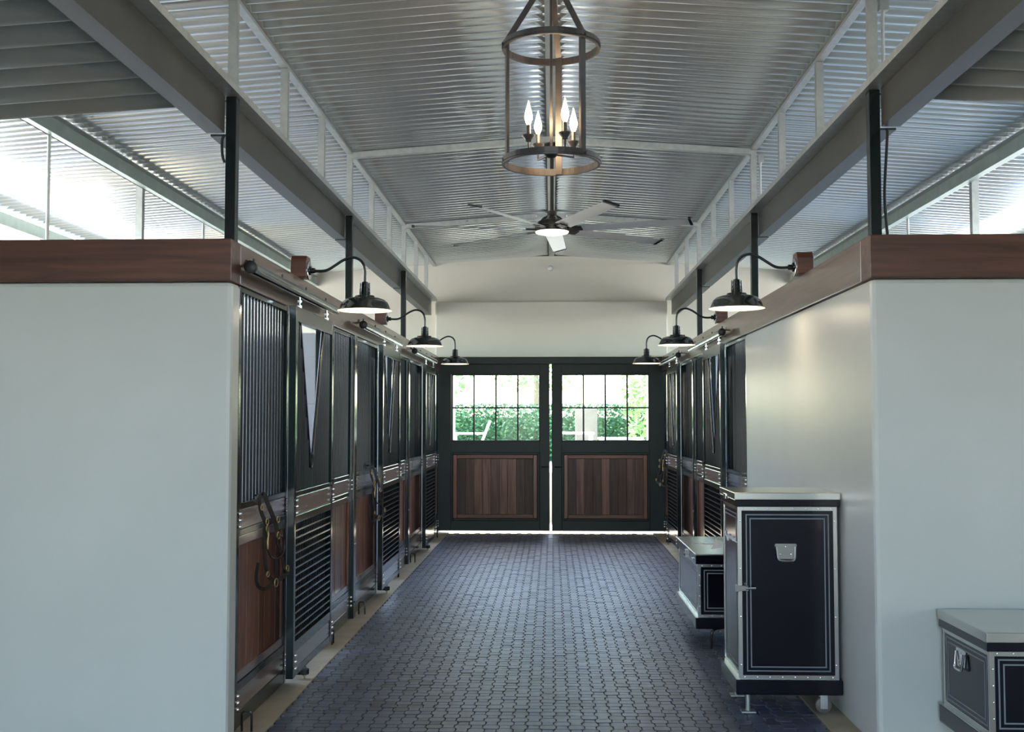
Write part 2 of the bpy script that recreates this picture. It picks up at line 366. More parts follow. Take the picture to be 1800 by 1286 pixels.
# corrugated ceiling: one low gable roof (corrugations run across)
def corrugated(x0, x1, zf, y0, y1, pitch, amp, seg, xs=6, cusp=False):
    m = MB(); n = round((y1 - y0) / pitch) * seg; y1 = y0 + n / seg * pitch; X = [x0 + (x1 - x0) * i / xs for i in range(xs + 1)]
    for j in range(n + 1):
        y = y0 + (y1 - y0) * j / n; ph = 2 * math.pi * (y - y0) / pitch
        dz = amp * (1 - 2 * abs(math.sin(ph / 2))) if cusp else amp * math.sin(ph)
        for x in X: m.v.append((x, y, zf(x) + dz))
    for j in range(n):
        for i in range(xs): m.f.append((j * (xs + 1) + i, j * (xs + 1) + i + 1, (j + 1) * (xs + 1) + i + 1, (j + 1) * (xs + 1) + i))
    return m
AMP = 0.019
for sgn, nm in ((-1, 'left'), (1, 'right')):
    m = corrugated(0, EAVE * sgn, lambda x: roofz(x) + 0.030, -4.0, 18.4, 0.130, AMP, 12, 6, True)
    o = m.build('ceiling', 'roof', smooth=True); struct(o, 'corrugated metal roof slope on the %s of the ridge' % nm, 'ceiling')
    s = o.modifiers.new('thick', 'SOLIDIFY'); s.thickness = 0.002; s.offset = 1
    z0 = lambda x: 3.30 - 0.062 * (abs(x) - 1.85)
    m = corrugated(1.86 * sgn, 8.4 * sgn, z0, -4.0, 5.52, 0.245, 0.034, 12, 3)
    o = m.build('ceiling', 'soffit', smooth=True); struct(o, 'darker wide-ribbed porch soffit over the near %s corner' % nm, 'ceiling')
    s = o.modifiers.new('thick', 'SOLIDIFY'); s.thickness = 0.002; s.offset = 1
o = MB().box(-0.04, 0.04, -2.5, 18.3, ROOF0 - 0.004, ROOF0 + 0.0).build('trim_3', 'galv'); struct(o, 'galvanised ridge strip running along the roof peak', 'ridge strip')

# rafters across the aisle (at the posts)
POSTY = [5.95, 9.47, 12.98]
for i, y in enumerate(POSTY[1:]):
    t = thing('roof_rafter', ['galvanised cross rafter above the ceiling fan, nearest the chandelier', 'galvanised cross rafter behind the ceiling fan blades'][i], 'rafter', (0, y, ROOF0 - 0.06), 'roof rafters')
    for sgn in (-1, 1):
        m = MB(); L = 1.75
        a = [(0, -0.03, -0.0), (0, 0.03, -0.0), (0, 0.03, 0.05), (0, -0.03, 0.05)]
        vs = [(0, yy, zz) for _, yy, zz in a] + [(L * sgn, yy, zz - SLOPE * L) for _, yy, zz in a]
        m.add(vs, [(0, 1, 2, 3), (7, 6, 5, 4), (0, 1, 5, 4), (1, 2, 6, 5), (2, 3, 7, 6), (3, 0, 4, 7)])
        m.build('rafter_half', 'galv', t)
    if i == 1:
        bl = MB().lathe([(0.0, -0.006), (0.012, -0.005), (0.012, 0)], n=10, axis='Y').mesh('bolt', 'chrome')
        for xx in (-1.0, -0.18, 0.18, 1.0): inst('bolt', bl, t, (xx, -0.03, 0.025 - SLOPE * abs(xx)))

# per side: I-beam segments, posts, top plate, eave purlin, studs, outer purlin
XB = {-1: -1.765, 1: 1.745}
for sgn, nm in ((-1, 'left'), (1, 'right')):
    xb = XB[sgn]
    segs = [(-4.0, 5.915), (5.985, 9.435), (9.505, 12.945), (13.015, 16.32)]
    for i, (a, b) in enumerate(segs):
        m = MB(); z0, z1 = 3.235, 3.44
        xw = xb + 0.034 * sgn; w2, tf = 0.10, 0.012      # C channel, web on the aisle side
        prof = [(0, z0), (w2, z0), (w2, z0 + tf), (tf, z0 + tf), (tf, z1 - tf), (w2, z1 - tf), (w2, z1), (0, z1)]
        n = len(prof); vs = [(xw + p * sgn, a, q) for p, q in prof] + [(xw + p * sgn, b, q) for p, q in prof]
        m.add(vs, [(k, (k + 1) % n, n + (k + 1) % n, n + k) for k in range(n)])
        for e in (0, n): m.add([vs[e + k] for k in range(n)], [(0, 1, 2, 3), (0, 3, 4, 7), (4, 5, 6, 7)])
        o = m.build('steel_beam', 'ibeam'); tag(o, '%s grey steel channel beam span from the front, above the %s stall row' % (ORD[i], nm), 'beam', 'overhead steel beams')
    pl = MB().box(xb - 0.052, xb + 0.052, -4.0, 16.32, 3.442, 3.482).build('top_plate', 'galv'); tag(pl, 'long galvanised top plate on the %s steel beam' % nm, 'top plate')
    pu = MB().box(xb - 0.025, xb + 0.025, -2.4, 16.44, 3.984, roofz(xb) - 0.001).build('roof_purlin', 'galv'); tag(pu, 'slim galvanised purlin under the roof above the %s studs' % nm, 'purlin')
    for i, y in enumerate(POSTY):
        t = thing('steel_post', '%s square black steel post from the front on the %s timber beam' % (ORD[i], nm), 'post', (xb, y, BZ1), 'black steel posts')
        MB().box(-0.03, 0.03, -0.03, 0.03, 0.008, 3.4405 - BZ1).build('post_tube', 'black', t, bevel=0.004)
        MB().box(-0.06, 0.06, -0.06, 0.06, 0.0, 0.008).build('base_plate', 'black', t)
    st = MB().box(-0.024, 0.024, -0.024, 0.024, 0, 0.5).mesh('stud', 'galv')
    ys = []
    for k in range(8): ys.append(POSTY[0] + (POSTY[1] - POSTY[0]) / 3 * k)
    ys = [5.95 + 1.1717 * k for k in range(9)]
    for k, y in enumerate(ys):
        o = bpy.data.objects.new('roof_stud', st); COL.objects.link(o); o.location = (xb, y, 3.483)
        tag(o, '%s short galvanised stud from the front above the %s steel beam' % (ORD[k], nm), 'stud', 'clerestory studs')
    # outer purlin with posts and drop rods
    xp = 3.59 * sgn; zt = roofz(xp)
    t = thing('outer_purlin', 'deep green-grey galvanised purlin over the %s stalls' % nm, 'purlin', (xp, 5.0, zt - 0.18))
    MB().box(-0.006, 0.006, -4, 11.44, 0.0, 0.178).build('purlin_web', 'galvg', t)
    MB().box(-0.006, -0.06 * sgn, -4, 11.44, 0.0, 0.006).build('bottom_flange', 'galvg', t)
    MB().box(-0.006, 0.055 * -sgn, -4, 11.44, 0.14, 0.147).build('top_flange', 'galv', t)
    sc = MB().lathe([(0, -0.004), (0.007, -0.003), (0.007, 0)], n=6, axis='X').mesh('screw', 'blackmatte')
    for k in range(18): inst('screw', sc, t, (-0.007 * sgn, 0.8 + k * 0.55, 0.16), (0, 0, math.pi if sgn > 0 else 0))
    for i, y in enumerate((9.5, 13.0)):
        o = MB().box(-0.03, 0.03, -0.03, 0.03, 0, zt - 0.002).build('purlin_post', 'galv', at=(xp + 0.045 * sgn, y, 0)); tag(o, '%s galvanised post from the front carrying the %s outer purlin' % (ORD[i], nm), 'post', 'galvanised outer posts')
    for i, y in enumerate((7.64, 11.12)):
        o = MB().tube([(0, 0, 1.9), (0, 0, zt - 0.182)], 0.014, 8).build('drop_rod', 'galv', smooth=True, at=(xp, y, 0)); tag(o, '%s thin grey drop rod hanging from the %s outer purlin' % (ORD[i], nm), 'rod', 'purlin drop rods')
    o = MB().box(EAVE * sgn, (EAVE - 0.05) * sgn, -2.4, 18.3, 3.60, 3.725).build('eave_fascia', 'galvg'); tag(o, 'green-grey steel fascia along the %s roof eave' % nm, 'fascia')
    for i, y in enumerate((9.5, 13.0)):
        o = MB().box(-0.03, 0.03, -0.03, 0.03, 0, 3.60).build('eave_post', 'galv', at=((EAVE - 0.03) * sgn, y, 0)); tag(o, '%s slim post from the front under the %s eave' % (ORD[i], nm), 'post', 'eave posts')

# timber beams capping the walls
def beam(x0, x1, y0, y1, mat, label):
    o = MB().box(x0, x1, y0, y1, BZ0 + 0.001, BZ1).build('timber_beam', mat, bevel=0.005); tag(o, label, 'beam', 'timber wall-top beams'); return o
beam(-5.4, XL, YN - 0.025, YN + 0.15, 'beamx', 'dark brown timber beam capping the left white end wall')
beam(XL - 0.16, XL, YN + 0.151, 16.31, 'beamy', 'long brown timber beam over the left stall fronts')
beam(XR - 0.008, 5.4, YN - 0.025, YN + 0.15, 'beamx', 'dark brown timber beam capping the right white end wall')
beam(XR - 0.008, XR + 0.15, YN + 0.151, 16.31, 'beamy', 'long brown timber beam over the right aisle wall and stalls')

# ================================================================== STALL FRONTS
bolt_me = MB().lathe([(0, 0.020), (0.007, 0.018), (0.010, 0.010), (0.010, 0.004), (0.006, 0.003), (0.006, 0)], n=8, axis='X').mesh('bolt', 'chrome', True)
bar_me = MB().tube([(0, 0, 0), (0, 0, 1)], 0.0085, 8).mesh('bar', 'black', True)
Z_RAIL_B, Z_BOARD = (0.21, 0.25), (1.066, 1.172)
class Side:
    """maps u (along aisle), v (out of the stall face towards the aisle), z"""
    def __init__(s, sgn): s.s = 1 if sgn < 0 else -1; s.x = XL if sgn < 0 else XR; s.nm = 'left' if sgn < 0 else 'right'
    def box(s, m, u0, u1, v0, v1, z0, z1): return m.box(s.s * v0, s.s * v1, u0, u1, z0, z1)
def bolts(S, t, us, zs, v):
    for u in us:
        for z in zs: inst('bolt', bolt_me, t, (S.s * v, u, z), (0, 0, 0 if S.s > 0 else math.pi))
def stall_panel(S, y0, y1, label):
    t = thing('stall_screen', label, 'stall screen', (S.x, y0, 0), 'fixed stall front panels'); L = y1 - y0
    m = MB(); sw = 0.045
    for a, b in ((0, sw), (L - sw, L)): S.box(m, a, b, -0.06, -0.01, 0.01, 2.378)
    for a, b in ((2.348, 2.378), (1.174, 1.208), (1.03, 1.064), (0.21, 0.25), (0.012, 0.098)): S.box(m, sw, L - sw, -0.06, -0.012, a, b)
    m.build('frame', 'frame', t, bevel=0.003)
    nb = max(3, int((L - 2 * sw) / 0.066))
    for k in range(nb):
        inst('bar', bar_me, t, (-0.035 * S.s, sw + (L - 2 * sw) * (k + 0.5) / nb, 1.206), None, (1, 1, 1.144))
    # board and kick board
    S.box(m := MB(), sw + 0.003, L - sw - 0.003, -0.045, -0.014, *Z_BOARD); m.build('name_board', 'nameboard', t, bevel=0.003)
    S.box(m := MB(), sw + 0.003, L - sw - 0.003, -0.045, -0.014, 0.10, 0.208); m.build('kick_board', 'boardy', t, bevel=0.003)
    # planks with wooden moulding
    a, b, z0, z1, tw = sw + 0.002, L - sw - 0.002, 0.252, 1.028, 0.05
    S.box(m := MB(), sw, L - sw, -0.062, -0.056, 0.10, 1.17); m.build('backing_sheet', 'blackmatte', t)
    n = max(2, round((b - a) / 0.125)); w = (b - a) / n
    for k in range(n):
        S.box(m := MB(), a + k * w + 0.002, a + (k + 1) * w - 0.002, -0.055, -0.036 + random.uniform(-.0015, .0015), z0 + 0.002, z1 - 0.002); m.build('plank', 'plank', t, bevel=0.003)
    for (u0, u1, p, q, nm) in ((a, b, z1 - tw, z1, 'boardy'), (a, b, z0, z0 + tw, 'boardy'), (a, a + 0.035, z0 + tw, z1 - tw, 'plank'), (b - 0.035, b, z0 + tw, z1 - tw, 'plank')):
        S.box(m := MB(), u0, u1, -0.035, -0.018, p, q); m.build('moulding', nm, t, bevel=0.003)
    bolts(S, t, (0.03, L - 0.03), (1.085, 1.12, 1.155), -0.011); bolts(S, t, (0.03, L - 0.03), (0.12, 0.155, 0.19), -0.011)
    return t
def stall_post(S, y, label):
    t = thing('stall_post', label, 'post', (S.x, y, 0), 'green-black stall posts')
    S.box(m := MB(), -0.055, 0.055, -0.07, 0.012, 0.004, 2.379); m.build('post_tube', 'frame', t, bevel=0.006)
    dm = MB().lathe([(0, 0.008), (0.008, 0.006), (0.010, 0)], n=10, axis='X').mesh('rivet', 'chrome', True)
    for u in (-0.025, 0.025): inst('rivet', dm, t, (0.012 * S.s, u, 0.62), (0, 0, 0 if S.s > 0 else math.pi))
    return t
slat_cache = {}
def stall_door(S, y0, L, label):
    t = thing('stall_door', label, 'stall door', (S.x, y0, 0), 'sliding stall doors')
    v0, v1, sw = 0.055, 0.10, 0.05; m = MB()
    for a, b in ((0, sw), (L - sw, L)): S.box(m, a, b, v0, v1, 0.09, 2.362)
    for a, b in ((2.268, 2.362), (1.187, 1.218), (1.022, 1.070), (0.244, 0.306), (0.092, 0.134)): S.box(m, sw, L - sw, v0 + 0.002, v1 - 0.002, a, b)
    m.build('frame', 'frame', t, bevel=0.003)
    vm = (v0 + v1) / 2
    # V shaped yoke opening
    cu = L / 2 - 0.045; half, zt, zb = 0.355, 2.268, 1.35
    hw = lambda z: 0.035 + (half - 0.035) * max(0, (z - zb - 0.05) / (zt - zb - 0.05))
    left = [(cu - hw(z), z) for z in (2.268, 2.0, 1.7, 1.5, 1.42)]
    arc = [(cu - 0.036, 1.385), (cu - 0.024, 1.358), (cu, 1.346), (cu + 0.024, 1.358), (cu + 0.036, 1.385)]
    path = left + arc + [(2 * cu - u, z) for u, z in reversed(left)]
    MB().tube([(vm * S.s, u, z) for u, z in spline([(u, z, 0) for u, z in path], 3) for u, z in [(u, z)]] if False else [(vm * S.s, p.x, p.y) for p in spline([(u, z, 0) for u, z in path], 4)], 0.013, 10).build('yoke', 'black', t, smooth=True)
    nb = 20
    for k in range(nb):
        u = sw + (L - 2 * sw) * (k + 0.5) / nb; d = abs(u - cu)
        top = 2.268
        if d < half:
            if d < 0.036: top = 1.346
            else: top = zb + 0.05 + (d - 0.035) / (half - 0.035) * (zt - zb - 0.05)
            # bar up to the yoke
        inst('bar', bar_me, t, (vm * S.s, u, 1.216), None, (1, 1, top - 1.216))
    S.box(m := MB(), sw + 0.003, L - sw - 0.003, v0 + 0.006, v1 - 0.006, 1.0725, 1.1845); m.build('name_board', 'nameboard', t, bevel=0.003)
    S.box(m := MB(), sw + 0.003, L - sw - 0.003, v0 + 0.006, v1 - 0.006, 0.1365, 0.2415); m.build('kick_board', 'boardy', t, bevel=0.003)
    key = (S.s, round(L, 3))
    if key not in slat_cache:
        S.box(m := MB(), sw - 0.004, L - sw + 0.004, v0 + 0.016, v1 - 0.003, 0, 0.010); slat_cache[key] = m.mesh('slat', 'slat')
        g = MB()
        for k in range(22): g.tube([(S.s * (v0 + 0.008), sw + (L - 2 * sw) * (k + .5) / 22, 0.30), (S.s * (v0 + 0.008), sw + (L - 2 * sw) * (k + .5) / 22, 1.024)], 0.004, 6)
        slat_cache[key, 'g'] = g.mesh('back_rods', 'black', True)
    for k in range(15): inst('slat', slat_cache[key], t, (0, 0, 0.335 + k * 0.0455))
    S.box(m := MB(), sw, L - sw, v0 - 0.004, v0 + 0.001, 0.25, 1.03); m.build('backing_sheet', 'blackmatte', t)
    gr = inst('back_rods', slat_cache[key, 'g'], t)
    bolts(S, t, (0.028, L - 0.028), (1.09, 1.128, 1.166), v1); bolts(S, t, (0.028, L - 0.028), (0.15, 0.19, 0.228), v1)
    # hangers up to the track
    for u in (0.17, L - 0.17):
        h = MB(); h.tube([(0.078 * S.s, u, 2.36), (0.078 * S.s, u, 2.432)], 0.007, 8); h.lathe([(0.016, 2.363), (0.016, 2.378)], (0.078 * S.s, u, 0), 6); h.lathe([(0.015, 2.398), (0.015, 2.41)], (0.078 * S.s, u, 0), 6)
        h.build('hanger', 'chrome', t, smooth=True)
    # pull latch
    lt = MB(); S.box(lt, L - 0.045, L - 0.005, v1, v1 + 0.012, 1.20, 1.24); lt.build('latch', 'black', t)
    return t
def door_track(S, y0, L, label, capnear=True):
    t = thing('door_track', label, 'door track', (S.x, y0, 2.468), 'sliding door tracks'); v = 0.072 * S.s
    n = 20; R, r = 0.031, 0.027; a0, a1 = math.radians(-60), math.radians(240); prof = []
    for k in range(n + 1): a = a0 + (a1 - a0) * k / n; prof.append((R * math.cos(a), R * math.sin(a)))
    for k in range(n + 1): a = a1 + (a0 - a1) * k / n; prof.append((r * math.cos(a), r * math.sin(a)))
    vs = [(v + p, 0.02, q) for p, q in prof] + [(v + p, L, q) for p, q in prof]; N = len(prof)
    MB().add(vs, [(k, (k + 1) % N, N + (k + 1) % N, N + k) for k in range(N)]).build('rail_tube', 'ibeam_l', t, smooth=True)
    cap = MB().lathe([(0, 0), (0.030, 0.001), (0.0345, 0.004), (0.0345, 0.03)], (v, 0, 0), 20, 'Y'); cap.build('end_cap', 'blackmatte', t, smooth=True)
    for k in range(4):
        u = 0.15 + k * (L - 0.4) / 3; b = MB(); S.box(b, u, u + 0.10, 0.003, 0.05, 0.030, 0.038); S.box(b, u + .02, u + 0.06, 0.003, 0.010, 0.030, 0.062)
        b.tube([(v * 0.6, u + 0.03, 0.03), (v * 0.6, u + 0.03, 0.068)], 0.006, 6)
        b.build('bracket', 'blackmatte', t)
    return t
M['slat'] = plain('steel_slat', (0.16, 0.17, 0.19), 0.2, 0.8)
M['ibeam_l'] = plain('grey_steel_rail', (0.30, 0.31, 0.31), 0.22, 0.9)
SL, SR = Side(-1), Side(1)
sname = ['nearest', 'middle', 'farthest']
for k, s in enumerate(STALL):
    a0 = s + (0.085 if k == 0 else 0.06)
    stall_panel(SL, a0, s + (1.2, 1.3, 1.42)[k], 'barred wood panel before the sliding door, %s stall on the left' % sname[k])
    if k > 0: stall_post(SL, s, 'dark steel post between %s and next stall on the left' % sname[k - 1])
    stall_panel(SL, s + 2.22, s + 3.44, 'barred wood panel beyond the sliding door, %s stall on the left' % sname[k])
    stall_door(SL, s + 0.93, 1.17, 'sliding door with V yoke opening, %s stall on the left' % sname[k])
    door_track(SL, s - 0.02, 2.32, 'round steel door track, %s of three on the left beam' % sname[k])
for k, s in enumerate(STALL[1:]):
    nmk = ('nearer', 'farther')[k]
    stall_panel(SR, s + (0.10 if k == 0 else 0.06), s + (1.2, 1.32)[k], 'barred wood panel before the sliding door, %s stall on the right' % nmk)
    if k > 0: stall_post(SR, s, 'dark steel post between the two stalls on the right')
    stall_panel(SR, s + 2.15, s + 3.44, 'barred wood panel beyond the sliding door, %s stall on the right' % nmk)
    stall_door(SR, s + 0.82, 1.17, 'sliding door with V yoke opening, %s stall on the right' % nmk)
    door_track(SR, s + 0.86, 2.35, 'round steel door track, %s of two on the right beam' % nmk)

# floor guides and hoop stops
def floor_guide(S, y, label):
    t = thing('floor_guide', label, 'door guide', (S.x + 0.085 * S.s, y, 0.0035), 'door floor guides')
    m = MB().lathe([(0.006, 0.0), (0.006, 0.02), (0.012, 0.02), (0.012, 0.03)], n=8); m.build('stem', 'brass', t, smooth=True)
    MB().lathe([(0.026, 0.03), (0.03, 0.034), (0.03, 0.062), (0.026, 0.066)], n=14).build('roller', 'rubber', t, smooth=True)
    MB().lathe([(0.012, 0.066), (0.012, 0.08), (0.006, 0.084)], n=6).build('nut', 'chrome', t)
    MB().box(-0.075 * S.s, -0.02 * S.s, -0.02, 0.02, 0.030, 0.05).build('bracket', 'black', t)
def hoop(S, y, across, label):
    t = thing('hoop_stop', label, 'door stop', (S.x + 0.045 * S.s, y, 0.0035), 'hoop door stops'); d = 0.026
    p = [(-d, 0, 0), (-d, 0, 0.095), (-d + 0.008, 0, 0.105), (d - 0.008, 0, 0.105), (d, 0, 0.095), (d, 0, 0)]
    if not across: p = [(0, a, c) for a, b, c in p]
    MB().tube(p, 0.0065, 8).build('hoop', 'black', t, smooth=True)
for k, s in enumerate(STALL):
    floor_guide(SL, s + 0.965 + 0.35, 'black roller floor guide under the %s left stall door' % sname[k])
    hoop(SL, [5.873, 9.42, 12.86][k], True, 'upright black hoop stop by the %s left stall post' % sname[k])
    hoop(SL, [8.17, 11.66, 15.6][k], False, 'edge-on black hoop stop past the %s left stall door' % sname[k])
for k, s in enumerate(STALL[1:]):
    floor_guide(SR, s + (1.35 if k == 0 else 2.1), 'black roller floor guide under the %s right stall door' % ('nearer', 'farther')[k])
hoop(SR, 13.55, True, 'upright black hoop stop beyond the star-lidded trunk')

# ================================================================== FAR DOUBLE DOORS
DY = 16.34
def barn_door(n, x0, x1, wx0, wx1, px0, px1, hx, hs, label):
    t = thing('door_%d' % n, label, 'door', ((x0 + x1) / 2, DY, 0.0), kind='structure'); cx = (x0 + x1) / 2
    X = lambda x: x - cx
    z = dict(b=0.032, t=2.56, w0=1.355, w1=2.344, p0=0.182, p1=1.186); d0, d1 = -0.03, 0.03
    m = MB()
    m.box(X(x0), X(min(wx0, px0)), d0, d1, z['b'], z['t']); m.box(X(max(wx1, px1)), X(x1), d0, d1, z['b'], z['t'])
    a, b = X(min(wx0, px0)), X(max(wx1, px1))
    m.box(a, b, d0, d1, z['w1'], z['t']); m.box(a, b, d0, d1, z['p1'], z['w0']); m.box(a, b, d0, d1, z['b'], z['p0'])
    m.build('frame', 'doorpaint', t, bevel=0.004)
    a, b = X(wx0), X(wx1)
    for (u0, u1, q0, q1) in ((a - .012, a + .012, z['w0'], z['w1']), (b - .012, b + .012, z['w0'], z['w1']), (a, b, z['w1'] - .012, z['w1'] + .004), (a, b, z['w0'] - .004, z['w0'] + .014)):
        MB().box(u0, u1, -0.026, 0.026, q0, q1).build('window_bead', 'doorpaint', t)
    pw = (b - a) / 4; ph = (z['w1'] - z['w0']) / 2
    pm = MB().box(-pw / 2 + .004, pw / 2 - .004, -0.002, 0.002, -ph / 2 + .004, ph / 2 - .004).mesh('pane', 'glass')
    for i in range(4):
        for j in range(2): inst('pane', pm, t, (a + (i + .5) * pw, 0, z['w0'] + (j + .5) * ph))
    for i in range(1, 4): MB().box(a + i * pw - .012, a + i * pw + .012, -0.02, 0.02, z['w0'], z['w1']).build('muntin', 'doorpaint', t)
    MB().box(a, b, -0.021, 0.021, z['w0'] + ph - .011, z['w0'] + ph + .011).build('muntin', 'doorpaint', t)
    a, b = X(px0), X(px1); p0, p1 = z['p0'], z['p1']
    for (u0, u1, q0, q1) in ((a, a + .03, p0, p1), (b - .03, b, p0, p1), (a + .03, b - .03, p0, p0 + .03), (a + .03, b - .03, p1 - .03, p1)):
        MB().box(u0, u1, -0.038, 0.0, q0, q1).build('dark_moulding', 'doorpaint', t, bevel=0.006)
    a += .031; b -= .031; p0 += .031; p1 -= .031
    for (u0, u1, q0, q1, mt) in ((a, a + .06, p0, p1, 'plank'), (b - .06, b, p0, p1, 'plank'), (a + .06, b - .06, p0, p0 + .06, 'boardx'), (a + .06, b - .06, p1 - .06, p1, 'boardx')):
        MB().box(u0, u1, -0.026, 0.0, q0, q1).build('wood_moulding', mt, t, bevel=0.008)
    a += .061; b -= .061; p0 += .061; p1 -= .061; w_ = (b - a) / 9
    MB().box(a - .1, b + .1, 0.004, 0.012, p0 - .1, p1 + .1).build('backing_sheet', 'doorpaint', t)
    for k in range(9): MB().box(a + k * w_ + .0015, a + (k + 1) * w_ - .0015, -0.014 + random.uniform(-.002, .002), 0.0, p0, p1).build('plank', 'plank_dark', t, bevel=0.003)
    hb = MB().tube([(X(hx) - .06 * hs, -0.06, 0.976), (X(hx) + .04 * hs, -0.06, 0.976)], 0.010, 8); hb.tube([(X(hx) + .03 * hs, -0.03, 0.976), (X(hx) + .03 * hs, -0.06, 0.976)], 0.009, 8)
    hb.build('handle', 'black', t, smooth=True)
    return t
barn_door(1, -1.74, -0.034, -1.484, -0.178, -1.50, -0.185, -0.115, -1, 'left leaf of the far dark green double door with eight panes')
barn_door(2, -0.002, 1.715, 0.145, 1.440, 0.145, 1.440, 0.10, 1, 'right leaf of the far dark green double door with eight panes')
o = MB().box(-1.69, 1.655, DY - 0.09, DY - 0.032, 2.496, 2.603).build('trim_2', 'doorpaint', bevel=0.004); struct(o, 'dark green header rail over the far double doors', 'door header')

# ================================================================== LAMPS
def gooseneck(S, y, label):
    zr = 2.385; t = thing('gooseneck_lamp', label, 'lamp', (S.x, y, BZ1), 'gooseneck barn lamps'); s = S.s
    P = lambda v, z: (s * v, 0, z - BZ1)
    # chamfered timber block, standing on and in front of the beam top
    poly = [(-0.075, 0.0), (0.075, 0.0), (0.075, 0.105), (0.05, 0.145), (-0.05, 0.145), (-0.075, 0.105)]
    b = MB(); n = len(poly); vs = [(s * -0.06, a, c + 0.0005) for a, c in poly] + [(s * 0.045, a, c + 0.0005) for a, c in poly]
    b.add(vs, [tuple(range(n)), tuple(reversed(range(n, 2 * n)))] + [(k, (k + 1) % n, n + (k + 1) % n, n + k) for k in range(n)])
    b.build('mounting_block', 'beamx', t, bevel=0.004)
    zc = 2.655 - BZ1
    MB().lathe([(0.062, 0.045), (0.062, 0.052), (0.055, 0.054)], (0, 0, zc), 24, 'X').build('backplate', 'chrome', t, smooth=True) if s > 0 else MB().lathe([(0.062, -0.045), (0.062, -0.052), (0.055, -0.054)], (0, 0, zc), 24, 'X').build('backplate', 'chrome', t, smooth=True)
    MB().lathe([(0.03, s * 0.054), (0.03, s * 0.062), (0.018, s * 0.066), (0.018, s * 0.09)], (0, 0, zc), 16, 'X').build('canopy', 'black', t, smooth=True)
    vc = 0.425
    pts = [P(0.07, 2.655), P(0.13, 2.652), P(0.175, 2.66), P(0.225, 2.69), P(0.275, 2.722), P(0.33, 2.742), P(0.38, 2.732), P(0.412, 2.70), P(0.424, 2.65), P(vc, 2.60), P(vc, 2.555)]
    MB().tube(spline(pts, 5), 0.0095, 10).build('arm', 'black', t, smooth=True)
    c = (s * vc, 0, zr - BZ1)
    nk = MB().lathe([(0.012, 0.195), (0.022, 0.19), (0.026, 0.17), (0.026, 0.16), (0.023, 0.158), (0.027, 0.15), (0.028, 0.135), (0.025, 0.133), (0.029, 0.125), (0.032, 0.108), (0.036, 0.104)], c, 18); nk.build('socket', 'black', t, smooth=True)
    rib = MB()
    for k in range(6):
        a = k * math.pi / 3; rib.tube([(c[0] + .03 * math.cos(a), c[1] + .03 * math.sin(a), c[2] + .186), (c[0] + .033 * math.cos(a), c[1] + .033 * math.sin(a), c[2] + .108)], 0.004, 6)
    rib.build('socket_cage', 'black', t, smooth=True)
    outer = [(0.036, 0.105), (0.062, 0.100), (0.068, 0.088), (0.100, 0.083), (0.132, 0.072), (0.152, 0.055), (0.163, 0.032), (0.172, 0.008), (0.182, 0.0)]
    inner = [(0.182, 0.0), (0.180, 0.001), (0.169, 0.010), (0.160, 0.031), (0.149, 0.052), (0.130, 0.068), (0.098, 0.079), (0.064, 0.084), (0.036, 0.09), (0.0, 0.09)]
    sh = MB().lathe(outer, c, 36); sh.f = [f for f in sh.f if len(f) == 4]; o1 = sh.build('shade', 'shade', t, smooth=True)
    si = MB().lathe(inner, c, 36); si.f = [f for f in si.f if len(f) == 4]; si.build('shade_lining', 'enamel_in', o1, smooth=True)
    MB().lathe([(0, 0.032), (0.014, 0.036), (0.022, 0.05), (0.02, 0.068), (0.012, 0.08), (0.012, 0.089)], c, 14).build('bulb', 'lampbulb', t, smooth=True)
    ld = bpy.data.lights.new('lamp_light', 'POINT'); ld.energy = 3.0; ld.color = (1.0, 0.82, 0.60); ld.shadow_soft_size = 0.015
    lo = bpy.data.objects.new('lamp_light', ld); COL.objects.link(lo); lo.parent = t; lo.location = (c[0], 0, c[2] + 0.026)
M['shade'] = plain('dark_green_enamel', (0.012, 0.016, 0.014), 0.16, coat=0.4)
for k, y in enumerate((7.25, 10.72, 14.1)):
    gooseneck(SL, y, 'dark enamel gooseneck lamp, %s on the left beam' % sname[k])
    gooseneck(SR, y - 0.05, 'dark enamel gooseneck lamp, %s on the right beam' % sname[k])

# chandelier
CHY = 5.6
t = thing('chandelier', 'open round bronze cage chandelier with four lit candle bulbs', 'chandelier', (0, CHY, 2.966))
R = 0.240
MB().ring(R, 0.012, 0.0, 0.036).build('bottom_ring', 'bronze', t); MB().ring(R + 0.012, 0.004, 0.008, 0.028).build('ring_rim', 'bronze_d', bpy.data.objects['bottom_ring']) if False else None
MB().ring(R, 0.012, 0.601, 0.637).build('top_ring', 'bronze', t)
for nm_, z in (('lower_band', 0.010), ('upper_band', 0.611)): MB().ring(R + 0.012, 0.004, z, z + 0.016).build(nm_, 'bronze', t)
for k, ang in enumerate((48, 165, 280)):
    a = math.radians(ang); ca, sa = math.cos(a), -math.sin(a)
    rot = (0, 0, math.atan2(sa, ca))
    b = MB().box(R - 0.014, R - 0.0005, -0.017, 0.017, 0.002, 0.634); o = b.build('upright_bar', 'bronze', t); o.rotation_euler = rot
    s_ = MB(); p0 = Vector((R - 0.004, 0, 0.63)); p1 = Vector((0.012, 0, 1.0)); s_.strap([p0, p1], 0.030, 0.006, (math.cos(rot[2]), -math.sin(rot[2]), 0)); o = s_.build('hanging_strap', 'bronze', t); o.rotation_euler = rot
    bt = MB()
    for z in (0.018, 0.618): bt.lathe([(0.007, R + 0.010), (0.007, R + 0.021), (0.0, R + 0.023)], (0, 0, z), 8, 'X')
    for yy in (-.008, .008): bt.lathe([(0.006, 0.632), (0.006, 0.646), (0, 0.648)], (R - 0.003, yy * 1.5, 0), 8)
    o = bt.build('rivets', 'bronze', t, smooth=True); o.rotation_euler = rot
